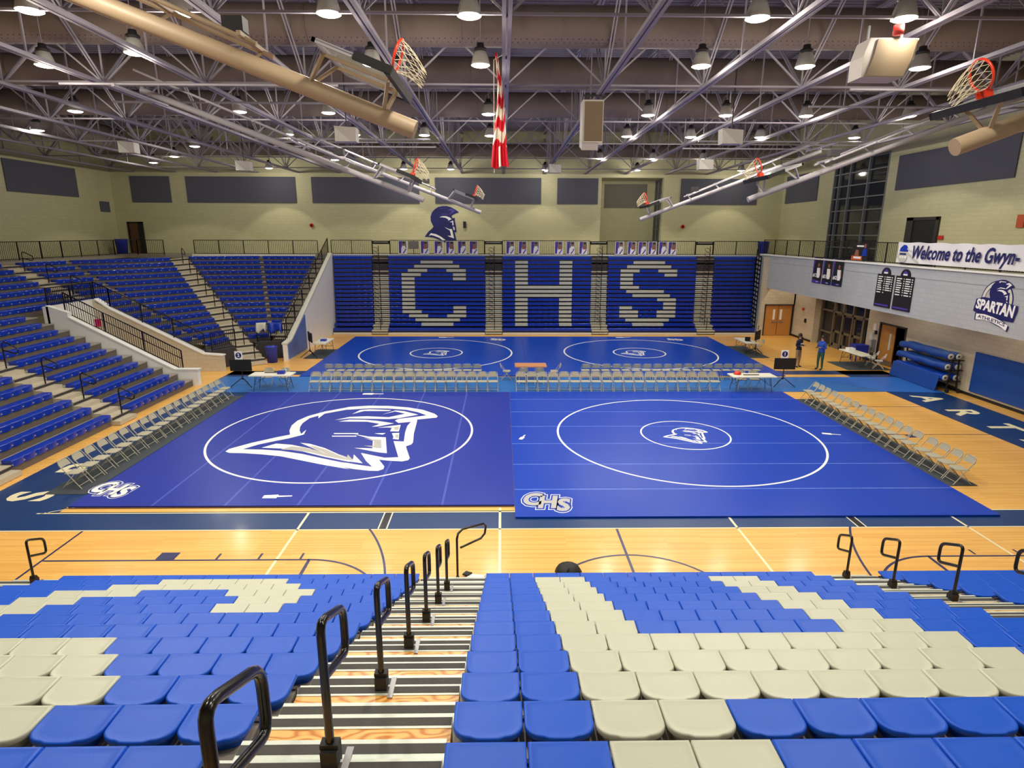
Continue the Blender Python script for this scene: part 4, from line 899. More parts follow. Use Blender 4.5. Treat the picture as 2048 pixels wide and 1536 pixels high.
# ---- swing-up basketball goals
def goal(side, Y, hx, hz, k, where):
    """side=-1: mast hinged at the left, folding up to the right; hx, hz hoop centre"""
    s = -side
    t = thing('basketball_goal', 'ceiling basketball goal folded up, '+where, 'basketball goal', (hx, Y, hz), 0, 'folded basketball goals under the roof')
    ang = math.radians(20.5)
    d = Vector((s*math.cos(ang), 0, -math.sin(ang))); nrm = Vector((s*math.sin(ang), 0, math.cos(ang)))   # along the mast, above the mast
    end = Vector((hx+s*.28, Y, hz-.62)); L = 9.2 if k == 0 else 8.95
    top = end-d*L; up = Vector((0, 0, 1))
    mt = M['tube_tan'] if k == 0 else M['tube_white']
    r = .135 if k == 0 else .09
    MB().tube([end, top], r, 14).build('mast_tube', mt, t)
    q = MB()
    for dy in (-.55, .55):
        q.tube([end-d*2.4+Vector((0, dy*.6, 0))+nrm*.25, top+Vector((0, dy, 0))+nrm*.45], .035, 8)
    q.build('side_tube', mt, t)
    q = MB()
    for i in range(5):
        p = end-d*(2.6+i*1.4)+nrm*(.28+.03*i); q.bar(p+Vector((0, -.5, 0)), p+Vector((0, .5, 0)), .06)
        q.bar(p-nrm*.28, p+Vector((0, .4, 0)), .04)
    q.build('cross_tie', mt, t)
    # hangers up to the roof
    q = MB(); 
    for dy in (-1.2, 1.2):
        q.tube([(top.x-s*1.6, Y+dy, 10.86), (top.x+s*6.2, Y+dy, 10.86)], .035, 8)
    q.tube([(top.x, Y-1.4, 10.8), (top.x, Y+1.4, 10.8)], .05, 8)
    q.tube([top+nrm*.1, (top.x, Y, 10.85)], .05, 8)
    q.build('hanger_frame', mt, t)
    # backboard: plane along the mast direction, above it
    c = end-d*.95+nrm*.5; bw, bh = 1.83, 1.07
    # board long side lies across (Y); short side runs along the mast; normal = nrm, tilted further for the rim
    def bp(u, v, w_): return c+Vector((0, u, 0))+d*v+nrm*w_
    def slabbox(mb, u0, u1, v0, v1, w0, w1, mi=0):
        vs = [bp(u, v, w_) for u in (u0, u1) for v in (v0, v1) for w_ in (w0, w1)]
        mb.add(vs, [(0, 1, 3, 2), (4, 6, 7, 5), (0, 4, 5, 1), (2, 3, 7, 6), (0, 2, 6, 4), (1, 5, 7, 3)], mi)
    q = MB(); slabbox(q, -bw/2, bw/2, -bh/2, bh/2, 0, .02); q.build('glass_backboard', M['clear'], t)
    q = MB()
    for u in (-bw/2, bw/2-.05): slabbox(q, u, u+.05, -bh/2, bh/2, -.03, .03)
    for v in (-bh/2, bh/2-.05): slabbox(q, -bw/2, bw/2, v, v+.05, -.03, .03)
    q.build('backboard_frame', M['tube_white'], [c for c in t.children if c.name.startswith('glass_back')][0])
    q = MB(); slabbox(q, -bw/2-.03, bw/2+.03, bh/2-.04, bh/2+.05, -.06, .06); slabbox(q, -bw/2-.04, -bw/2+.02, 0.05, bh/2+.05, -.05, .06); slabbox(q, bw/2-.02, bw/2+.04, 0.05, bh/2+.05, -.05, .06)
    q.build('edge_pad', M['pad_black'], [c for c in t.children if c.name.startswith('glass_back')][0])
    q = MB()
    for u in (-.35, .35): q = MB(); q.bar(bp(u, -bh/2, -.05), bp(0, -bh/2-.2, -.5), .05); q.bar(bp(u, bh/2-.1, -.05), bp(0, bh/2-.1, -.5), .05); q.bar(bp(u, bh/2-.1, -.04), bp(u, -bh/2, -.04), .05); q.build('mount_bracket', mt, t)
    # rim: its plane is perpendicular to the board
    rc = bp(0, bh/2-.15, 0)+nrm*.38; rr = .228
    ring = [rc+Vector((0, rr*math.cos(a), 0))+nrm*rr*math.sin(a) for a in [2*PI*j/32 for j in range(32)]]
    MB().tube(ring, .02, 8, close=True).bar(bp(-.08, bh/2-.15, .02), rc-nrm*rr+Vector((0, -.08, 0)), .03, .12).bar(bp(.08, bh/2-.15, .02), rc-nrm*rr+Vector((0, .08, 0)), .03, .12).build('rim', M['orange'], t)
    q = MB(); nn = 12
    for j in range(nn):
        for dj in (1, -1):
            path = []
            for h in range(5):
                a = 2*PI*(j+dj*h*.5)/nn; rad = rr*(1-.5*h/4); p = rc+d*(.1*h)+Vector((0, rad*math.cos(a), 0))+nrm*rad*math.sin(a)+Vector((0, 0, -.012*h*h)); path.append(p)
            q.tube(path, .005, 3, cap=False)
    q.build('net', M['net'], [c for c in t.children if c.name.startswith('rim')][0])
    MB().box(tuple(end-d*2.9+nrm*.42), (.3, .22, .2)).build('winch_motor', M['darkmetal'], t)
for k, (Y, lx, lz, rx, rz) in enumerate(((9.8, -1.6, 8.95, 7.3, 8.75), (19.8, -2.75, 8.45, 8.1, 8.5), (29.8, -1.3, 8.4, 6.9, 8.1))):
    wh = ('nearest the camera', 'second from the camera', 'farthest from the camera')[k]
    goal(-1, Y, lx, lz, k, 'on the left side, '+wh); goal(1, Y, rx, rz, k, 'on the right side, '+wh)
# ---- flag
t = thing('hanging_flag', 'limp red and white striped flag hanging from the centre truss', 'flag', (-.1, 16, 11), 0)
def fold(u, v):   # u 0..1 across, v 0..1 down
    wd = .06+.40*v**1.4; z = 11.05-2.62*v-.035*math.sin(u*7)*v*v
    return (-.15+.16*v+wd*(u-.5)+.05*math.sin(v*5), 16+.09*math.sin(u*15+v*4)*(.3+v), z)
nu, nv = 24, 60; mb = MB(); vs = [fold(i/nu, j/nv) for j in range(nv+1) for i in range(nu+1)]
fs = []; mis = []
for j in range(nv):
    for i in range(nu):
        s = (j/nv+ .05*math.sin(i/nu*7)+i/nu*.1)*10.0
        mi = 0 if (int(s) % 2 == 0) else 1
        if j/nv > .80: mi = 0 if (abs(i/nu-.45) > .07) else 1
        mb.v = mb.v
        fs.append((j*(nu+1)+i, j*(nu+1)+i+1, (j+1)*(nu+1)+i+1, (j+1)*(nu+1)+i)); mis.append(mi)
mb.v = vs; mb.f = fs; mb.mi = mis; mb.sm = [True]*len(fs)
mb.build('flag_cloth', [M['red'], M['flag_white']], t)
MB().tube([(.06, 16.0, 11.02), (-.2, 16.02, 10.9), (-.2, 16.02, 8.3)], .008, 5).build('halyard', M['flag_white'], t)
# ---- speakers under the roof
t = thing('line_speaker', 'tall cream loudspeaker hanging right of the flag', 'speaker', (2.8, 20, 10.9), 0, 'hanging loudspeakers')
MB().bx(2.48, 3.13, 19.9, 20.5, 9.5, 10.8).box((2.72, 20.0, 9.5), (.5, .5, .2), rx=.3).build('cabinet', M['speaker'], t); MB().bx(2.55, 3.1, 19.87, 19.9, 9.62, 10.75).build('grille', M['cream_mesh'], t)
MB().bar((2.5, 20.1, 10.96), (3.2, 20.1, 10.96), .05).bar((2.65, 20.1, 10.8), (2.65, 20.1, 11), .03).bar((3.0, 20.1, 10.8), (3.0, 20.1, 11), .03).build('bracket', M['darkmetal'], t)
t = thing('wedge_speaker', 'curved cream loudspeaker hanging at the upper right', 'speaker', (7.9, 13.5, 10.9), 0, 'hanging loudspeakers')
fn = lambda u, v, tt: (7.45+u, 13.5+tt, 9.98+v)
MB().slab([(0, 0), (.88, 0), (1.05, .35), (1.1, .74), (.1, .74), (0, .4)], 0, .5, fn).build('cabinet', M['speaker'], t)
MB().slab([(.08, .02), (.86, .02), (1.0, .35), (1.07, .72), (.25, .72), (.2, .4)], -.02, 0, fn).build('grille', M['cream_mesh'], t)
MB().bar((7.6, 13.7, 10.7), (7.6, 13.7, 11), .04).bar((8.3, 13.7, 10.7), (8.3, 13.7, 11), .04).build('bracket', M['steel'], t)
MB().lathe([(0, 0), (.1, 0), (.1, .18), (0, .18)], (8.1, 13.5, 10.78)).build('red_cap', M['redsign'], t)
for x, y, z, l in ((-5.35, 22, 10.1, 'left of the flag'), (7.97, 22, 10.1, 'right of the tall loudspeaker'), (3.17, 37.8, 10.6, 'near the far wall right of the flag'), (-13.5, 33.2, 10.2, 'near the left rear lights'), (10.2, 31.5, 10.2, 'near the right folded goal'), (-17.2, 29.5, 10.6, 'among the left trusses')):
    t = thing('box_speaker', 'small cream box loudspeaker under the roof, '+l, 'speaker', (x, y, z), 0, 'small box loudspeakers under the roof')
    fn = (lambda x, y, z: lambda u, v, tt: (x+u, y+tt, z+v))(x, y, z)
    MB().slab([(-.35, -.25), (.35, -.25), (.35, .2), (-.38, .25)], 0, .45, fn).build('cabinet', M['speaker'], t); MB().bar((x, y+.2, z+.2), (x, y+.2, 13.85), .03).build('bracket', M['darkmetal'], t)
    MB().slab([(-.36, -.24), (.15, -.24), (-.36, .22)], -.015, 0, fn).build('grille', M['offwhite'], t)

# ================================================================== CHAIRS
def chair_parts(t, m):
    def seat_out(ins): 
        return [(-.19+ins, -.17+ins), (.19-ins, -.17+ins), (.205-ins, .12), (.17-ins, .19-ins), (-.17+ins, .19-ins), (-.205+ins, .12)]
    MB().prism(seat_out(0), .415, .43).prism(seat_out(.03), .43, .434).build('seat', m, t, True)
    # curved, round topped back panel
    mb = MB(); vs = []; n = 8
    for k in range(n+1):
        u = -1+2*k/n; x = .2*u; y = -.285+.03*(1-u*u)*-1; top = .775-.09*max(0, abs(u)-.45)**2*4
        for z, dy in ((.585, .045), (top, 0)):
            for th in (0, .014): vs.append((x, y+dy+th-.0, z))
    fs = []
    for k in range(n):
        a, b = k*4, (k+1)*4
        fs += [(a, b, b+2, a+2), (a+1, a+3, b+3, b+1), (a+2, b+2, b+3, a+3), (a, a+1, b+1, b)]
    fs += [(0, 2, 3, 1), (n*4, n*4+1, n*4+3, n*4+2)]
    mb.add(vs, fs); mb.build('backrest', m, t, True)
    fr = MB(); fr.tube([(-.215, .25, 0), (-.215, -.25, .68), (-.19, -.285, .76), (-.12, -.3, .785), (.12, -.3, .785), (.19, -.285, .76), (.215, -.25, .68), (.215, .25, 0)], .012, 6)
    fr.tube([(-.215, .19, .085), (.215, .19, .085)], .008, 5); fr.build('front_leg_frame', m, t, True)
    rr = MB(); rr.tube([(-.195, -.27, 0), (-.195, .1, .42), (.195, .1, .42), (.195, -.27, 0)], .012, 6); rr.tube([(-.195, -.2, .085), (.195, -.2, .085)], .008, 5)
    rr.build('rear_leg_frame', m, t, True)
chair0 = None
def chair(x, y, face, label, group, z=.013, kind='b'):
    """face: direction the sitter looks, degrees from +X"""
    global chair0, chairw
    rz = math.radians(face-90)
    if chair0 is None:
        chair0 = thing('folding_chair', label, 'chair', (x, y, z), rz, group); chair_parts(chair0, M['chair']); return chair0
    return dup(chair0, (x, y, z), rz, label, group)
rnd = random.Random(3)
def row(n, a, b, face, where, group, order):
    for k in range(n):
        x = a[0]+(b[0]-a[0])*k/(n-1); y = a[1]+(b[1]-a[1])*k/(n-1)
        chair(x+rnd.uniform(-.015, .015), y+rnd.uniform(-.02, .02), face+rnd.uniform(-2, 2), '%s beige folding chair %s in the row %s' % (ORD[k+1], order, where), group)
row(18, (-8.3, 25.88), (-.43, 25.88), -90, 'behind the helmet mat', 'chairs facing the near mats', 'from the left')
row(19, (.83, 25.88), (9.5, 25.86), -90, 'behind the near right mat', 'chairs facing the near mats', 'from the left')
row(16, (-8.19, 28.1), (-1.21, 28.1), 90, 'before the far left mat', 'chairs facing the far mats', 'from the left')
row(18, (4.0, 28.1), (12.3, 28.1), 90, 'before the far right mat', 'chairs facing the far mats', 'from the left')
row(18, (-11.72, 15.55), (-11.72, 24.7), 0, 'along the helmet mat', 'chairs beside the left mat', 'from the camera')
row(4, (12.88, 15.6), (12.88, 17.1), 180, 'right of the mats, front cluster', 'chairs beside the right mat', 'from the camera')
row(14, (12.88, 17.75), (12.88, 24.15), 180, 'right of the mats, long cluster', 'chairs beside the right mat', 'from the camera')
for x, y, f, l in ((.98, 27.25, 90, 'left one tucked under the brown centre table'), (1.72, 27.25, 90, 'right one tucked under the brown centre table'), (.2, 27.95, 0, 'at the left end of the brown centre table'), (2.5, 27.95, 180, 'at the right end of the brown centre table'),
                   (-10.7, 26.72, -90, 'left one behind the left scoring table'), (-9.95, 26.72, -90, 'right one behind the left scoring table'), (10.85, 26.2, -90, 'left one behind the right scoring table'), (11.45, 26.2, -90, 'right one behind the right scoring table'),
                   (15.1, 34.6, 180, 'nearer one at the far right scoring table'), (15.1, 35.3, 180, 'farther one at the far right scoring table')):
    chair(x, y, f, 'beige folding chair, '+l, 'chairs at the tables')
# white chairs at the merchandise table
for x, y, l in ((19.65, 30.3, 'nearer'), (19.75, 31.1, 'farther')):
    t = thing('white_folding_chair', '%s white plastic folding chair at the merchandise table' % l, 'chair', (x, y, .013), math.radians(60), 'white chairs at the merchandise table')
    chair_parts(t, M['chair_w'])
# ================================================================== TABLES
def table(label, x, y, rz, top='tabletop', L=1.83, W=.76, leg='tableleg', h=.73):
    t = thing('folding_table', label, 'table', (x, y, .013), rz, 'folding tables')
    MB().bx(-L/2, L/2, -W/2, W/2, h-.045, h).build('tabletop', M[top], t, True)
    for s in (-1, 1):
        q = MB(); xx = s*(L/2-.22)
        q.tube([(xx-s*.05, -W/2+.08, h-.05), (xx+s*.06, -W/2+.05, 0)], .014, 6).tube([(xx-s*.05, W/2-.08, h-.05), (xx+s*.06, W/2-.05, 0)], .014, 6)
        q.tube([(xx, -W/2+.08, .3), (xx, W/2-.08, .3)], .011, 5).tube([(xx, 0, h-.08), (xx, -W/2+.1, .3)], .009, 5).tube([(xx, 0, h-.08), (xx, W/2-.1, .3)], .009, 5)
        q.tube([(xx, 0, .35), (s*.18, 0, h-.05)], .01, 5); q.build('leg_frame', M[leg], t, True)
    return t
table('white folding table at left behind the helmet mat', -10.2, 26.05, 0)
table('white folding table at right behind the near right mat', 11.1, 25.75, 0.02, W=.76, L=1.95)
table('brown laminate table in the middle between the mats', 1.35, 27.93, 0, top='woodtop', L=1.5, W=.85)
table('white folding table at far left beside the white side wall', -10.35, 34.45, PI/2)
table('white folding table at far right near the brown double door', 14.4, 34.7, PI/2)
table('white folding table with merchandise near the glass entrance', 18.85, 31.0, PI/2+.05, L=2.0)
def small(name, mb, m, label, cat, group=None): return tag(mb.build(name, m), label, cat, group)
TZ = .744
small('tissue_box', MB().bx(-9.95, -9.65, 25.95, 26.15, TZ, TZ+.13), M['bin_blue'], 'blue box on the left scoring table', 'box')
small('spray_bottle', MB().lathe([(0, 0), (.04, 0), (.04, .15), (.015, .19), (.015, .24), (0, .24)], (-9.7, 26.3, TZ)), M['bottle'], 'clear bottle behind the blue box on the left table', 'bottle')
small('paper_roll', MB().bx(-10.6, -9.9, 26.2, 26.26, TZ, TZ+.03), M['under'], 'dark strip lying on the left scoring table', 'strip')
small('orange_bag', MB().lathe([(0, 0), (.16, 0), (.17, .06), (.1, .13), (0, .15)], (10.5, 25.9, TZ), 9), M['orange'], 'crumpled orange bag on the right scoring table', 'bag')
small('paper_roll', MB().bx(10.7, 11.4, 25.7, 25.76, TZ, TZ+.03), M['under'], 'dark strip lying on the right scoring table', 'strip')
small('console_box', MB().bx(-10.5, -10.2, 34.3, 34.6, TZ, TZ+.1), M['bin_blue'], 'small blue box on the far left scoring table', 'box')
small('laptop', MB().bx(14.25, 14.55, 34.3, 34.5, TZ, TZ+.02).box((14.4, 34.52, TZ+.12), (.32, .02, .22)), M['blackm'], 'small dark laptop on the far right scoring table', 'laptop')
small('paper_stack', MB().bx(18.65, 19.0, 31.4, 31.75, TZ, TZ+.14), M['paper'], 'white box stack on the merchandise table', 'box')
small('tablet_stand', MB().bx(19.1, 19.16, 30.1, 30.3, TZ, TZ+.16), M['blackm'], 'small black card holder on the merchandise table', 'stand')
small('storage_bin', MB().prism([(19.5, 32.2), (20.2, 32.2), (20.2, 32.8), (19.5, 32.8)], .35, .85).bx(19.48, 20.22, 32.18, 32.82, .85, .9).bx(19.55, 19.6, 32.2, 32.25, 0.001, .35).bx(20.1, 20.15, 32.2, 32.25, 0.001, .35).bx(19.55, 19.6, 32.7, 32.75, 0.001, .35).bx(20.1, 20.15, 32.7, 32.75, 0.001, .35), M['bin_blue'], 'blue storage bin on legs behind the merchandise table', 'bin')
def barrel(name, x, y, z, label, r=.3, h=.86):
    t = thing(name, label, 'bin', (x, y, z), 0, 'blue waste bins')
    MB().lathe([(0, 0), (r*.82, 0), (r, h*.96), (r*1.05, h), (r*.96, h), (r*.78, .06), (0, .06)], n=22).build('bin_body', M['bin_blue'], t, True)
    MB().tube([(r*1.03*math.cos(2*PI*j/22), r*1.03*math.sin(2*PI*j/22), h) for j in range(22)], .018, 6, close=True).build('bin_rim', M['bin_blue'], t, True)
barrel('waste_bin', -12.45, 32.0, .001, 'blue waste bin standing by the blue padded wall end', .31, .85)
barrel('waste_bin', -26.9, 43.9, 5.335, 'blue waste bin on the left rear upper deck', .4, 1.0)
barrel('waste_bin', 18.9, 44.2, 5.301, 'blue waste bin on the right rear upper deck', .4, 1.0)
# ================================================================== SCORE SCREENS
def tv_stand(label, x, y, rz, zc, w_=.95, h_=.52, base=None, num='1', loc2=0., sign=True, signoff=-.05):
    t = thing('score_screen_stand', 'black screen on a tripod stand, '+label, 'screen', (x, y, .013), rz, 'score screens on tripods')
    MB().bx(-w_/2, w_/2, -.03, .03, zc-h_/2, zc+h_/2).build('screen', M['blackm'], t, True)
    q = MB().tube([(0, .06, .35), (0, .06, zc+.1)], .02, 8).bar((0, .06, zc), (0, 0, zc), .08); q.build('pole', M['blackm'], t, True)
    for a in (90, 210, 330):
        r = math.radians(a); MB().bar((0, .06, .42), (.55*math.cos(r), .06+.55*math.sin(r), .02), .03).build('leg', M['blackm'], t, True)
    MB().lathe([(0, .32), (.035, .32), (.035, .46), (0, .46)], (0, .06, 0)).build('leg_hub', M['blackm'], t, True)
    if sign:
        c, s = math.cos(rz), math.sin(rz)
        s_ = thing('number_sign', 'white sign with round blue badge above the screen, '+label, 'sign', (x+signoff*c, y+signoff*s, zc+h_/2+.013), rz, 'numbered signs on the screens')
        MB().bx(-.17, .17, -.005, .005, 0, .38).build('sign_sheet', M['paper'], s_, True)
        q = MB(); fn = lambda u, v, tt: (u, -.006-tt, .19+v)
        q.slab([(.13*math.cos(2*PI*j/24), .13*math.sin(2*PI*j/24)) for j in range(24)], 0, .001, fn); text_mb(num, .2 if len(num) == 1 else .15, lambda u, v, tt: (u, -.009, .19+v), bold=.008, mi=1, mb=q)
        q.build('round_badge', [M['navy_print'], M['paper']], s_.children[0], True)
    return t
tv_stand('left behind the helmet mat', -11.8, 26.6, .02, 1.0, num='2')
tv_stand('right beside the sky blue runner', 12.93, 26.6, -.05, 1.06, num='1')
tv_stand('far left beside the white side wall', -10.75, 33.3, PI/2+.5, 1.15, num='9')
tv_stand('far right near the brown double door', 14.75, 34.0, -PI/2-.7+PI, 1.15, w_=.85, num='10')
# ================================================================== MAT CART
t = thing('mat_cart', 'black wheeled steel cart holding rolled blue mats by the right wall', 'cart', (19.95, 27.2, 0))
q = MB()
for y in (25.5, 28.95):
    q.bar((19.75, y, .18), (19.85, y, 1.5), .05).bar((20.2, y, .18), (20.1, y, 1.5), .05)
    for z in (.5, 1.0, 1.45): q.bar((19.6, y, z), (20.33, y, z), .05)
q.bar((19.75, 25.5, .2), (19.75, 28.95, .2), .06).bar((20.2, 25.5, .2), (20.2, 28.95, .2), .06); q.build('cart_frame', M['blackm'], t)
for x in (19.72, 20.22):
    for y in (25.4, 29.05):
        q = MB(); q.tube([(x-.03, y, .1), (x+.03, y, .1)], .1, 14); q.build('wheel', M['blackm'], t)
n = 0
for z, xs in ((1.62, (19.78, 20.14)), (1.15, (19.72, 20.18)), (.66, (19.7, 20.18))):
    for x in xs:
        n += 1; lv = {1.62: 'top', 1.15: 'middle', .66: 'bottom'}[z]; sd = 'court' if x < 19.9 else 'wall'
        tt = thing('rolled_mat', '%s blue rolled mat on the %s side of the cart' % (lv, sd), 'rolled mat', (x, 27.2, z-.16), 0, 'rolled mats on the cart')
        q = MB(); path = [(x, 25.62+k*.33, z-.02+.02*math.sin(k*1.7)) for k in range(11)]
        q.tube(path, [.15+.012*math.sin(k*2.1+x) for k in range(11)], 16); q.build('mat_roll', M['pad'] if z > .7 else M['mat_b'], tt)
        MB().lathe([(.05, -.01), (.14, -.01), (.14, 0.01), (.05, 0.01)], (0, 0, 0), 14).build('roll_core', M['offwhite'], tt, True)
        c = tt.children[-1]; c.rotation_euler = (PI/2, 0, 0); c.location = (0, -1.61, .14)
tag(MB().add([(19.56, 25.75, .72), (19.56, 29.0, .72), (19.44, 29.0, .03), (19.44, 25.75, .03), (19.54, 25.75, .72), (19.54, 29.0, .72), (19.42, 29.0, .03), (19.42, 25.75, .03)], [(0, 3, 2, 1), (4, 5, 6, 7), (0, 1, 5, 4), (1, 2, 6, 5), (2, 3, 7, 6), (3, 0, 4, 7)]).build('leaning_mat', M['pad']), 'blue mat leaning flat against the lower side of the cart', 'mat')
# ================================================================== BANNERS, BOARDS, LOGOS ON THE RIGHT BALCONY
def facing_right(y0, z0, x=17.98): return lambda u, v, t: (x-t, y0-u, z0+v)
def text_fit(txt, w_, h_, fn, mb, mi=0, bold=.02, shear=0., z=0.):
    tmp = text_mb(txt, 1., lambda u, v, t: (u, v, 0), bold=bold, shear=shear)
    xs = [p[0] for p in tmp.v]; ys = [p[1] for p in tmp.v]; ax, ay = min(xs), min(ys); sx = w_/(max(xs)-ax); sy = h_/(max(ys)-ay)
    mb.add([fn((p[0]-ax)*sx-w_/2, (p[1]-ay)*sy-h_/2, z) for p in tmp.v], tmp.f, mi)
    return mb
t = thing('welcome_banner', 'long white welcome banner hanging on the right balcony rail', 'banner', (17.9, 23.8, 5.6))
mb = MB(); nx, nz = 60, 6; vs = []
for i in range(nx+1):
    for j in range(nz+1):
        u, v = i/nx, j/nz; sag = .03*math.sin(u*PI*6)**2
        vs.append((17.9+.018*math.sin(u*31+v*3)+.012*math.sin(u*57), 27.5-u*8.1, 5.6+v*(.9-sag)))
mb.add(vs, [(i*(nz+1)+j, i*(nz+1)+j+1, (i+1)*(nz+1)+j+1, (i+1)*(nz+1)+j) for i in range(nx) for j in range(nz)], 0, True); mb.build('banner_sheet', M['banner'], t)
q = MB(); text_fit('Welcome to the Gwyn-', 5.6, .74, facing_right(23.62, 6.0, 17.865), q, 0, .025, .28); q.build('banner_lettering', M['navy_print'], t.children[0])
q = MB(); f = facing_right(27.0, 6.0, 17.87)
q.slab([(-.3, .1), (-.25, .25), (-.05, .38), (.15, .36), (.28, .2), (.28, .08)], 0, .003, f, 0); q.slab([(-.3, .08), (.2, .08), (.3, -.15), (.15, -.36), (-.2, -.38), (-.42, -.15)], 0, .003, f, 1)
q.slab([(-.25, .02), (.15, .02), (.2, -.06), (-.27, -.06)], .003, .005, f, 2)
for a in (-.2, -.03, .14): q.slab([(a-.06, -.1), (a+.06, -.1), (a+.06, -.2), (a-.06, -.2)], .003, .005, f, 3)
q.slab([(.1, .05), (.2, .1), (1.1, -.36), (.9, -.38)], .001, .004, f, 1); q.slab([(.2, .24), (.6, .1), (.62, .06), (.2, .18)], .001, .004, f, 1)
q.build('banner_emblem', [M['bench_blue'], M['bench_grey'], M['navy_print'], M['paper']], t)
for i, (ya, yb, num) in enumerate(((34.87, 33.95, '#12'), (33.78, 32.88, '#21'), (32.75, 31.8, '#2'))):
    t = thing('player_banner', '%s vertical player banner numbered %s on the balcony front' % (('leftmost', 'middle', 'rightmost')[i], num[1:]), 'banner', (17.96, (ya+yb)/2, 4.1), 0, 'vertical player banners')
    MB().bx(17.95, 17.975, yb, ya, 4.12, 5.55).build('banner_sheet', M['black_print'], t)
    f = facing_right((ya+yb)/2, 4.83, 17.945); hw = (ya-yb)/2; q = MB()
    q.slab([(-hw, .72), (-hw+.2, .72), (-hw+.1, -.1), (-hw, -.3)], 0, .002, f, 0); q.slab([(-hw, -.5), (hw, -.58), (hw, -.7), (-hw, -.7)], 0, .002, f, 0 if i == 0 else 3)
    q.slab([(.05, .4), (.2, .4), (.24, .3), (.2, .2), (.05, .2)], 0, .002, f, 2)
    q.slab([(-.02, .15), (.32, .15), (.4, -.1), (.3, -.4), (.05, -.4), (.0, -.15)], 0, .002, f, 1); q.slab([(.3, .12), (.4, .1), (.42, -.25), (.36, -.3)], .001, .003, f, 2)
    text_fit(num, .42, .22, lambda u, v, tt, f=f: f(u-.2, v-.28, tt), q, 1, .03, 0, .003); text_fit('*****', .25, .05, lambda u, v, tt, f=f: f(u+.12, v-.62, tt), q, 1, .02, 0, .003)
    q.build('banner_print', [M['dpurple'], M['paper'], M['photo_skin'], M['navy_print']], t)
t = thing('player_poster', 'dark poster with a blue clad figure on the balcony rail', 'poster', (18.0, 30.7, 5.5))
MB().bx(18.07, 18.1, 30.0, 31.4, 5.55, 6.4).build('poster_sheet', M['black_print'], t)
f = facing_right(30.7, 5.97, 18.065); q = MB()
q.slab([(-.7, -.2), (.25, -.2), (.25, -.42), (-.7, -.42)], 0, .002, f, 0); q.slab([(.2, -.2), (.62, -.18), (.58, .12), (.42, .2), (.28, .1)], 0, .002, f, 1)
q.slab([(.36, .2), (.5, .2), (.5, .38), (.36, .38)], 0, .002, f, 2); q.slab([(-.45, -.2), (-.05, -.2), (-.1, .08), (-.35, .1)], 0, .002, f, 2); q.slab([(-.5, -.24), (.15, -.24), (.15, -.34), (-.5, -.34)], .002, .004, f, 3); q.slab([(-.3, .24), (.3, .24), (.3, .32), (-.3, .32)], 0, .003, f, 3)
q.build('poster_print', [M['orange_print'], M['bench_blue'], M['photo_skin'], M['paper']], t)
for i, (ya, yb) in enumerate(((28.76, 27.56), (27.38, 26.16))):
    t = thing('record_board', '%s black record board with domed top on the balcony front' % ('left', 'right')[i], 'board', (17.96, (ya+yb)/2, 3.5), 0, 'record boards')
    f = facing_right((ya+yb)/2, 4.25, 17.99); hw = (ya-yb)/2
    out = [(-hw, -.76), (hw, -.76), (hw, .76), (.33, .76)]+[(.33*math.cos(a), .78+.3*math.sin(a)) for a in [PI*k/12 for k in range(1, 12)]]+[(-.33, .76), (-hw, .76)]
    MB().slab(out, 0, .035, f).build('board_panel', M['black_print'], t)
    q = MB(); g = lambda u, v, tt, f=f: f(u, v, tt+.036)
    for k in range(8):
        v = .62-.1*k-(.0 if k < 7 else .02)
        rr = random.Random(i*20+k); w1_ = rr.uniform(.26, .36); w2_ = rr.uniform(.26, .36)
        q.slab([(-hw+.08, v), (-hw+.08+w1_, v), (-hw+.08+w1_, v+.045), (-hw+.08, v+.045)], 0, .002, g, 0); q.slab([(-.06, v), (-.0, v), (-.0, v+.045), (-.06, v+.045)], 0, .002, g, 0)
        if k < 7+i: q.slab([(.08, v), (.08+w2_, v), (.08+w2_, v+.045), (.08, v+.045)], 0, .002, g, 0); q.slab([(hw-.12, v), (hw-.05, v), (hw-.05, v+.045), (hw-.12, v+.045)], 0, .002, g, 0)
    q.slab([(-hw+.06, -.7), (hw-.1, -.7), (hw-.1, -.62), (-hw+.06, -.62)], 0, .002, g, 1)
    q.slab([(-.18, .8), (.18, .8), (.14, .94), (.0, 1.02), (-.14, .92)], 0, .002, g, 1); q.slab([(-.14, .8), (.14, .8), (.14, .87), (-.14, .87)], .002, .004, g, 0)
    q.build('record_lines', [M['paper'], M['dpurple']], t)
# crest with lettering
t = thing('wall_logo', 'navy round crest lettered SPARTAN ATHLETICS on the right balcony front', 'logo', (17.98, 21.55, 3.5))
f = facing_right(21.6, 4.45, 17.995); q = MB()
circ = lambda r, cu=0, cv=0: [(cu+r*math.cos(2*PI*k/40), cv+r*math.sin(2*PI*k/40)) for k in range(40)]
q.slab(circ(.72, 0, .05), 0, .01, f, 0); q.slab(circ(.68, 0, .05), .01, .012, f, 2); q.slab(circ(.56, 0, .05), .012, .014, f, 0); q.slab(circ(.53, 0, .05), .014, .016, f, 3)
s_ = .52
q.slab([(u*s_*.98, v*s_+.22) for u, v in DECAL['sil']], .016, .02, f, 0)
for k in 'abcdeghi': q.slab([(u*s_*.98, v*s_+.22) for u, v in DECAL[k]], .02, .023, f, 1)
ban = [(-.98, -.42), (-.92, .02), (-.6, .12), (0, .1), (.6, .0), (.98, -.04), (1.0, -.2), (.9, -.62), (.6, -.62), (.0, -.56), (-.6, -.5), (-.9, -.46)]
q.slab(ban, .02, .026, f, 0)
text_fit('SPARTAN', 1.78, .42, lambda u, v, tt: f(u*1.0, v*(1+.1*u)-.2-.07*u, tt), q, 1, .045, .12, .028)
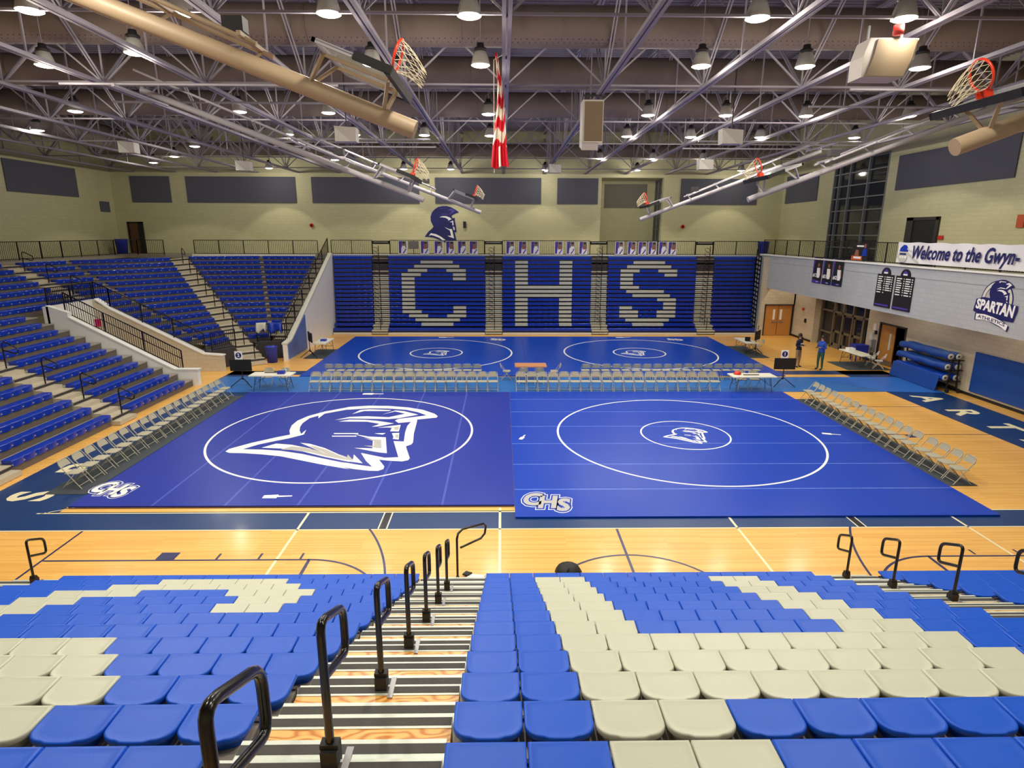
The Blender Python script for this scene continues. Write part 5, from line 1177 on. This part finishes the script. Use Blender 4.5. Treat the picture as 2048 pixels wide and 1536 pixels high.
rib = [(-.8, -.52), (-.4, -.5), (0, -.55), (.4, -.64), (.72, -.76), (.68, -.96), (.4, -.84), (0, -.74), (-.4, -.7), (-.78, -.74)]
q.slab([(u*1.07, v*1.0-.03 if v < -.7 else v+.03) for u, v in rib], .024, .028, f, 0); q.slab(rib, .028, .03, f, 1)
text_fit('ATHLETICS', 1.3, .12, lambda u, v, tt: f(u-.05, v-.64-.09*(u+.2)-.12*max(u, 0)**2, tt), q, 0, .03, 0, .032)
q.build('crest_panel', [M['navy_print'], M['paper'], M['offwhite'], M['line_grey']], t)
# wall emblem
t = thing('wall_emblem', 'large navy helmet emblem painted on the far wall', 'emblem', (-4.5, BW-.02, 7.6))
f = lambda u, v, tt: (-4.5+u, BW-.005-tt, 7.6+v); q = MB().slab(DECAL['sil'], 0, .012, f, 0)
cx = sum(p[0] for p in DECAL['sil'])/len(DECAL['sil']); cy = sum(p[1] for p in DECAL['sil'])/len(DECAL['sil'])
q.slab([(cx+(u-cx)*1.035, cy+(v-cy)*1.035) for u, v in DECAL['sil']], 0, .006, f, 3)
for k in 'abcde': q.slab(DECAL[k], .012, .016, f, 1)
for k in 'ghi': q.slab(DECAL[k], .012, .016, f, 2)
q.build('emblem_panel', [M['navy_print'], M['paper'], M['dpurple'], M['line_grey']], t)
# posters on the far deck rail
names = 'first second third fourth fifth sixth seventh'.split()
grp = [([-6.87, -5.35, -4.4, -3.6, -2.78, -1.98], 'above letter C'), ([.56, 1.42, 2.27, 3.92, 4.75, 5.62], 'above letter H'), ([8.13, 9.0, 9.74, 10.44, 11.17, 11.82], 'above letter S')]
for xs, l in grp:
    for k, x in enumerate(xs):
        t = thing('rail_poster', '%s purple player poster from the left, %s' % (names[k], l), 'poster', (x, 42.55, 5.4), 0, 'player posters on the far deck rail')
        MB().bx(x-.29, x+.29, 42.5, 42.53, 5.42, 6.3).build('poster_sheet', M['paper'], t)
        f = (lambda x: lambda u, v, tt: (x+u, 42.499-tt, 5.86+v))(x); q = MB(); rr = random.Random(int(x*100))
        q.slab([(-.26, -.4), (-.12, -.4), (-.04, .42), (-.26, .42)], 0, .002, f, 0); q.slab([(-.04, .42), (.26, .42), (.26, -.05), (-.08, .0)], 0, .002, f, 3); hx = rr.uniform(.04, .12)
        q.slab([(hx-.07, .12), (hx+.07, .12), (hx+.08, .28), (hx, .34), (hx-.08, .28)], .002, .004, f, 1); q.slab([(hx-.1, .26), (hx+.1, .26), (hx+.07, .37), (hx-.07, .37)], .003, .005, f, 2)
        q.slab([(hx-.15, -.1), (hx+.14, -.1), (hx+.1, .1), (hx-.1, .1)], .002, .004, f, 1 if k % 2 else 4); q.slab([(-.05, -.4), (.26, -.4), (.26, -.05), (.0, -.12)], .002, .004, f, 4); q.slab([(-.02, -.4), (.08, -.4), (.26, -.12), (.2, -.1)], .004, .006, f, 0)
        q.build('poster_print', [M['dpurple'], M['photo_skin'], M['hair'], M['greyblk'], M['paper']], t)
t = thing('rail_board', 'pale grey striped board on the deck rail between letter C posters', 'board', (-6.1, 42.55, 5.6)); MB().bx(-6.5, -5.78, 42.57, 42.61, 5.75, 6.28).build('board_panel', M['panel2'], t)
# small things on the lower right wall
small('wall_notice', MB().bx(20.38, 20.4, 32.1, 32.35, 1.75, 2.1), M['paper'], 'small white notice on the wall right of the glass entrance', 'notice', 'notices by the entrance')
small('wall_cabinet', MB().bx(20.3, 20.4, 32.2, 32.5, 1.2, 1.6), M['offwhite'], 'white first aid cabinet on the wall beside the glass entrance', 'cabinet')
small('wall_phone', MB().bx(20.33, 20.4, 31.95, 32.1, 1.55, 1.75), M['blackm'], 'black wall phone between entrance and oak door', 'phone')
small('wall_plate', MB().bx(20.37, 20.4, 31.95, 32.3, .55, 1.25), M['greyblk'], 'grey plate low on the wall beside the oak door', 'plate')
small('fire_bell', MB().lathe([(0, -.03), (.1, -.03), (.1, .03), (0, .03)], (0, 0, 0), 14), M['redsign'], 'round red bell between the double door and the entrance', 'bell')
o = COL.objects[-1]
for o in COL.objects:
    if o.name == 'fire_bell': o.rotation_euler = (0, PI/2, 0); o.location = (20.04, 39.6, 2.0)
small('wall_box', MB().bx(20.04, 20.1, 39.1, 39.3, 1.15, 1.4), M['blackm'], 'small black box on the wall left of the entrance', 'box')
small('door_sign', MB().bx(20.44, 20.47, 28.3, 28.65, 6.6, 6.78), M['redsign'], 'tiny red sign right of the dark balcony door', 'sign')
small('wall_sign', MB().bx(20.44, 20.47, 24.0, 24.35, 7.1, 7.6), M['orange_print'], 'orange sign high on the right wall near the picture edge', 'sign')
t = thing('folded_end_rail', 'tall folded black guard rail at the right end of the far banks', 'railing', (17.72, 41.7, 0))
for z0_, z1_, y_ in ((.1, 5.3, 41.55), (.1, 6.2, 41.95), (.1, 5.8, 42.3)): MB().bar((17.72, y_, z0_), (17.72, y_, z1_), .05).build('post', M['black'], t)
q = MB()
for k in range(17): q.bar((17.72, 41.5, .5+.3*k), (17.72, 42.35, .62+.3*k), .04, .1)
q.build('folded_slats', M['black'], t)
# ================================================================== CLOTHES AND BAGS
def cloth(label, pts, m, name='draped_jacket'):
    mb = MB(); nu, nv = 10, 12; a, b = Vector(pts[0]), Vector(pts[1]); drop = pts[2]; vs = []
    for i in range(nu+1):
        for j in range(nv+1):
            u, v = i/nu, j/nv; p = a+(b-a)*u; w_ = (v-.5)*2; s = .12+.05*math.sin(u*9+v*2)
            vs.append((p.x+.03*math.sin(u*11), p.y+s*w_, p.z+.03-abs(w_)**1.5*drop*(.8+.2*math.sin(u*7))))
    mb.add(vs, [(i*(nv+1)+j, i*(nv+1)+j+1, (i+1)*(nv+1)+j+1, (i+1)*(nv+1)+j) for i in range(nu) for j in range(nv)], 0, True)
    o = mb.build(name, m); md = o.modifiers.new('thick', 'SOLIDIFY'); md.thickness = .02
    return tag(o, label, 'clothing', 'clothes hung on the corner rail')
cloth('grey blanket slung over the corner bleacher rail', [(-13.55, 33.0, 1.95), (-13.05, 33.2, 1.95), .55], M['bench_grey'], 'draped_blanket')
cloth('blue jacket slung over the corner bleacher rail', [(-12.95, 33.25, 1.95), (-12.2, 33.25, 1.92), .6], M['bench_blue'])
t = thing('backpack', 'black backpack leaning in front of the right near bleachers', 'bag', (1.35, 10.8, 0))
MB().lathe([(0, 0), (.24, .02), (.28, .1), (.22, .2), (.1, .27), (0, .28)], (1.35, 10.95, 0), 12).build('bag_body', M['blackm'], t)
MB().tube([(1.3, 10.75, .1), (1.28, 10.7, .18), (1.34, 10.8, .26)], .015, 6).build('strap', M['blackm'], t)
tag(MB().prism([(-.75, 10.75), (-.45, 10.7), (-.35, 10.95), (-.7, 11.0)], .006, .03).build('white_towel', M['paper']), 'crumpled white towel on the floor at the aisle foot', 'towel')
tag(MB().prism([(-.82, 10.95), (-.72, 10.9), (-.62, 11.0), (-.75, 11.06)], .031, .06).build('black_glove', M['blackm']), 'small black glove beside the white towel', 'glove')
tag(MB().prism([(-21.0, 30.5), (-20.9, 30.5)][:0] or [(-18.4, 27.2), (-18.15, 27.2), (-18.15, 27.27), (-18.4, 27.27)], 2.66, 3.0).build('pink_bag', mat('pink_plastic', (230, 40, 110), .5)), 'small pink bag hanging inside the tunnel rail', 'bag')
# ================================================================== PEOPLE
def person(label, x, y, rz, top, pants, hairlen, arms, lean=0., name='person'):
    t = thing(name, label, 'person', (x, y, .004), rz)
    # local: faces -Y; joints (x, y, z, radius)
    J = []; E_ = []
    def j(p, r, parent=None):
        J.append((Vector(p), r)); i = len(J)-1
        if parent is not None: E_.append((parent, i))
        return i
    pel = j((0, 0, .96), .135); wa = j((0, .0, 1.1), .125, pel); ch = j((0, -.01, 1.28), .145, wa); sh = j((0, 0, 1.42), .105, ch); nk = j((0, -.005, 1.51), .055, sh)
    hb = j((0, -.02, 1.60), .078, nk); ht = j((0, -.015, 1.70), .085, hb); 
    for s in (-1, 1):
        hp = j((s*.1, 0, .9), .098, pel); kn = j((s*.12, -.015, .5), .066, hp); an = j((s*.125, .02, .1), .047, kn); ft = j((s*.13, -.06, .045), .042, an); j((s*.14, -.16, .035), .032, ft)
    hands = []
    for s, (el, wr) in zip((-1, 1), arms):
        so = j((s*.17, 0, 1.41), .06, sh); e = j(el, .046, so); w_ = j(wr, .032, e)
        d = (Vector(wr)-Vector(el)).normalized(); pm = Vector(wr)+d*.055; pi_ = j(pm, .03, w_)
        side = d.cross(Vector((0, 0, 1))).normalized(); dn = Vector((0, 0, -.35))
        for k, ln in ((-1.5, .06), (-.5, .07), (.5, .068), (1.5, .055)):
            b0 = pm+d*.035+side*k*.016; b = j(b0, .0095, pi_); m_ = j(b0+d*ln*.55, .009, b); j(b0+d*ln*.8+dn*ln*.8, .008, m_)
        th = j(pm+side*.03*-s, .011, pi_); j(pm+side*-s*.05+d*.035, .009, th)
    me = bpy.data.meshes.new('tmp'); me.from_pydata([tuple(p) for p, r in J], E_, [])
    ob = bpy.data.objects.new('tmp', me); COL.objects.link(ob)
    sk = ob.modifiers.new('skin', 'SKIN'); sk.use_smooth_shade = True
    for k, (p, r) in enumerate(J):
        v = me.skin_vertices[0].data[k]; sq = (1.25, .78) if k in (1, 2) else ((1.2, .85) if k == 0 else ((1.4, .72) if k == 3 else (1, 1))); v.radius = (r*sq[0], r*sq[1]); v.use_root = (k == 0)
    sb = ob.modifiers.new('sub', 'SUBSURF'); sb.levels = 2; sb.render_levels = 2
    dg = bpy.context.evaluated_depsgraph_get(); m2_ = bpy.data.meshes.new_from_object(ob.evaluated_get(dg)); bpy.data.objects.remove(ob); bpy.data.meshes.remove(me)
    m2_.name = 'body'; m2_.materials.clear()
    for mm in (M['skin'], top, pants, M['shoe']): m2_.materials.append(mm)
    wr = [Vector(a[1]) for a in arms]
    for p in m2_.polygons:
        c = p.center; p.use_smooth = True
        if c.z > 1.5: p.material_index = 0
        elif min((c-w_).length for w_ in wr) < .045 or any((c-w_).dot((Vector(a[1])-Vector(a[0])).normalized()) > 0 and (c-w_).length < .2 for a, w_ in zip(arms, wr)): p.material_index = 0
        elif c.z > .93 : p.material_index = 1
        elif c.z > .085: p.material_index = 2
        else: p.material_index = 3
    o = bpy.data.objects.new('body', m2_); COL.objects.link(o); o.parent = t
    q = MB().lathe([(0, .115), (.05, .105), (.085, .06), (.1, .0), (.096, -.05), (.085, -.09)], (0, .008, 1.70), 18)
    if hairlen: q.lathe([(0, .02), (.045, .0), (.05, -.1), (.03, -.24), (0, -.26)], (0, .1, 1.66), 10)
    h = q.build('hair', M['hair'], t, True)
    q = MB()
    for s in (-1, 1): q.lathe([(0, .012), (.009, 0), (0, -.012)], (s*.032, -.108, 1.655), 8)
    q.build('eye', M['hair'], t, True)
    MB().lathe([(0, .02), (.012, 0), (.015, -.012), (0, -.02)], (0, -.118, 1.63), 8).build('nose', M['skin'], t, True)
    q = MB()
    for s in (-1, 1): q.lathe([(0, .028), (.014, .01), (.01, -.025), (0, -.03)], (s*.095, .0, 1.645), 8)
    q.build('ear', M['skin'], t, True)
    # hood or collar and hem
    MB().tube([(.075*math.cos(a), .075*math.sin(a)+.0, 1.5+.02*math.sin(a)) for a in [2*PI*k/14 for k in range(14)]], .026, 8, close=True).build('collar', top, t, True)
    MB().tube([(.168*math.cos(a), .112*math.sin(a), .955) for a in [2*PI*k/18 for k in range(18)]], .018, 6, close=True).build('hem', top, t, True)
    return t
pA = person('person in a navy hoodie, dark mask and khaki trousers standing near the entrance', 15.6, 30.75, .5, M['navycloth'], M['khaki'], False, [((-.24, .02, 1.14), (-.13, -.2, 1.16)), ((.24, .02, 1.14), (.12, -.22, 1.18))])
MB().lathe([(0, .045), (.05, .03), (.062, 0), (.05, -.035), (0, -.04)], (0, -.085, 1.6), 12).build('face_mask', M['blackm'], pA, True)
MB().bx(-.11, .11, -.155, -.14, 1.24, 1.3).build('chest_print', M['paper'], pA, True)
pB = person('person in a blue sweater and green trousers reading a phone', 16.45, 30.1, -1.15, M['bluecloth'], M['greencloth'], True, [((-.24, .0, 1.13), (-.09, -.25, 1.2)), ((.24, .0, 1.13), (.1, -.25, 1.19))])
for (px, py, pz, l) in ((16.45-.36*math.sin(1.15)*1.0, 30.1-.36*math.cos(1.15)*1.0, 1.22, 'held by the person in the blue sweater'),):
    o = MB().box((0, 0, 0), (.08, .15, .012), rx=.5, rz=-1.15).build('phone', M['blackm']); o.location = (px, py, pz); tag(o, 'black phone '+l, 'phone')
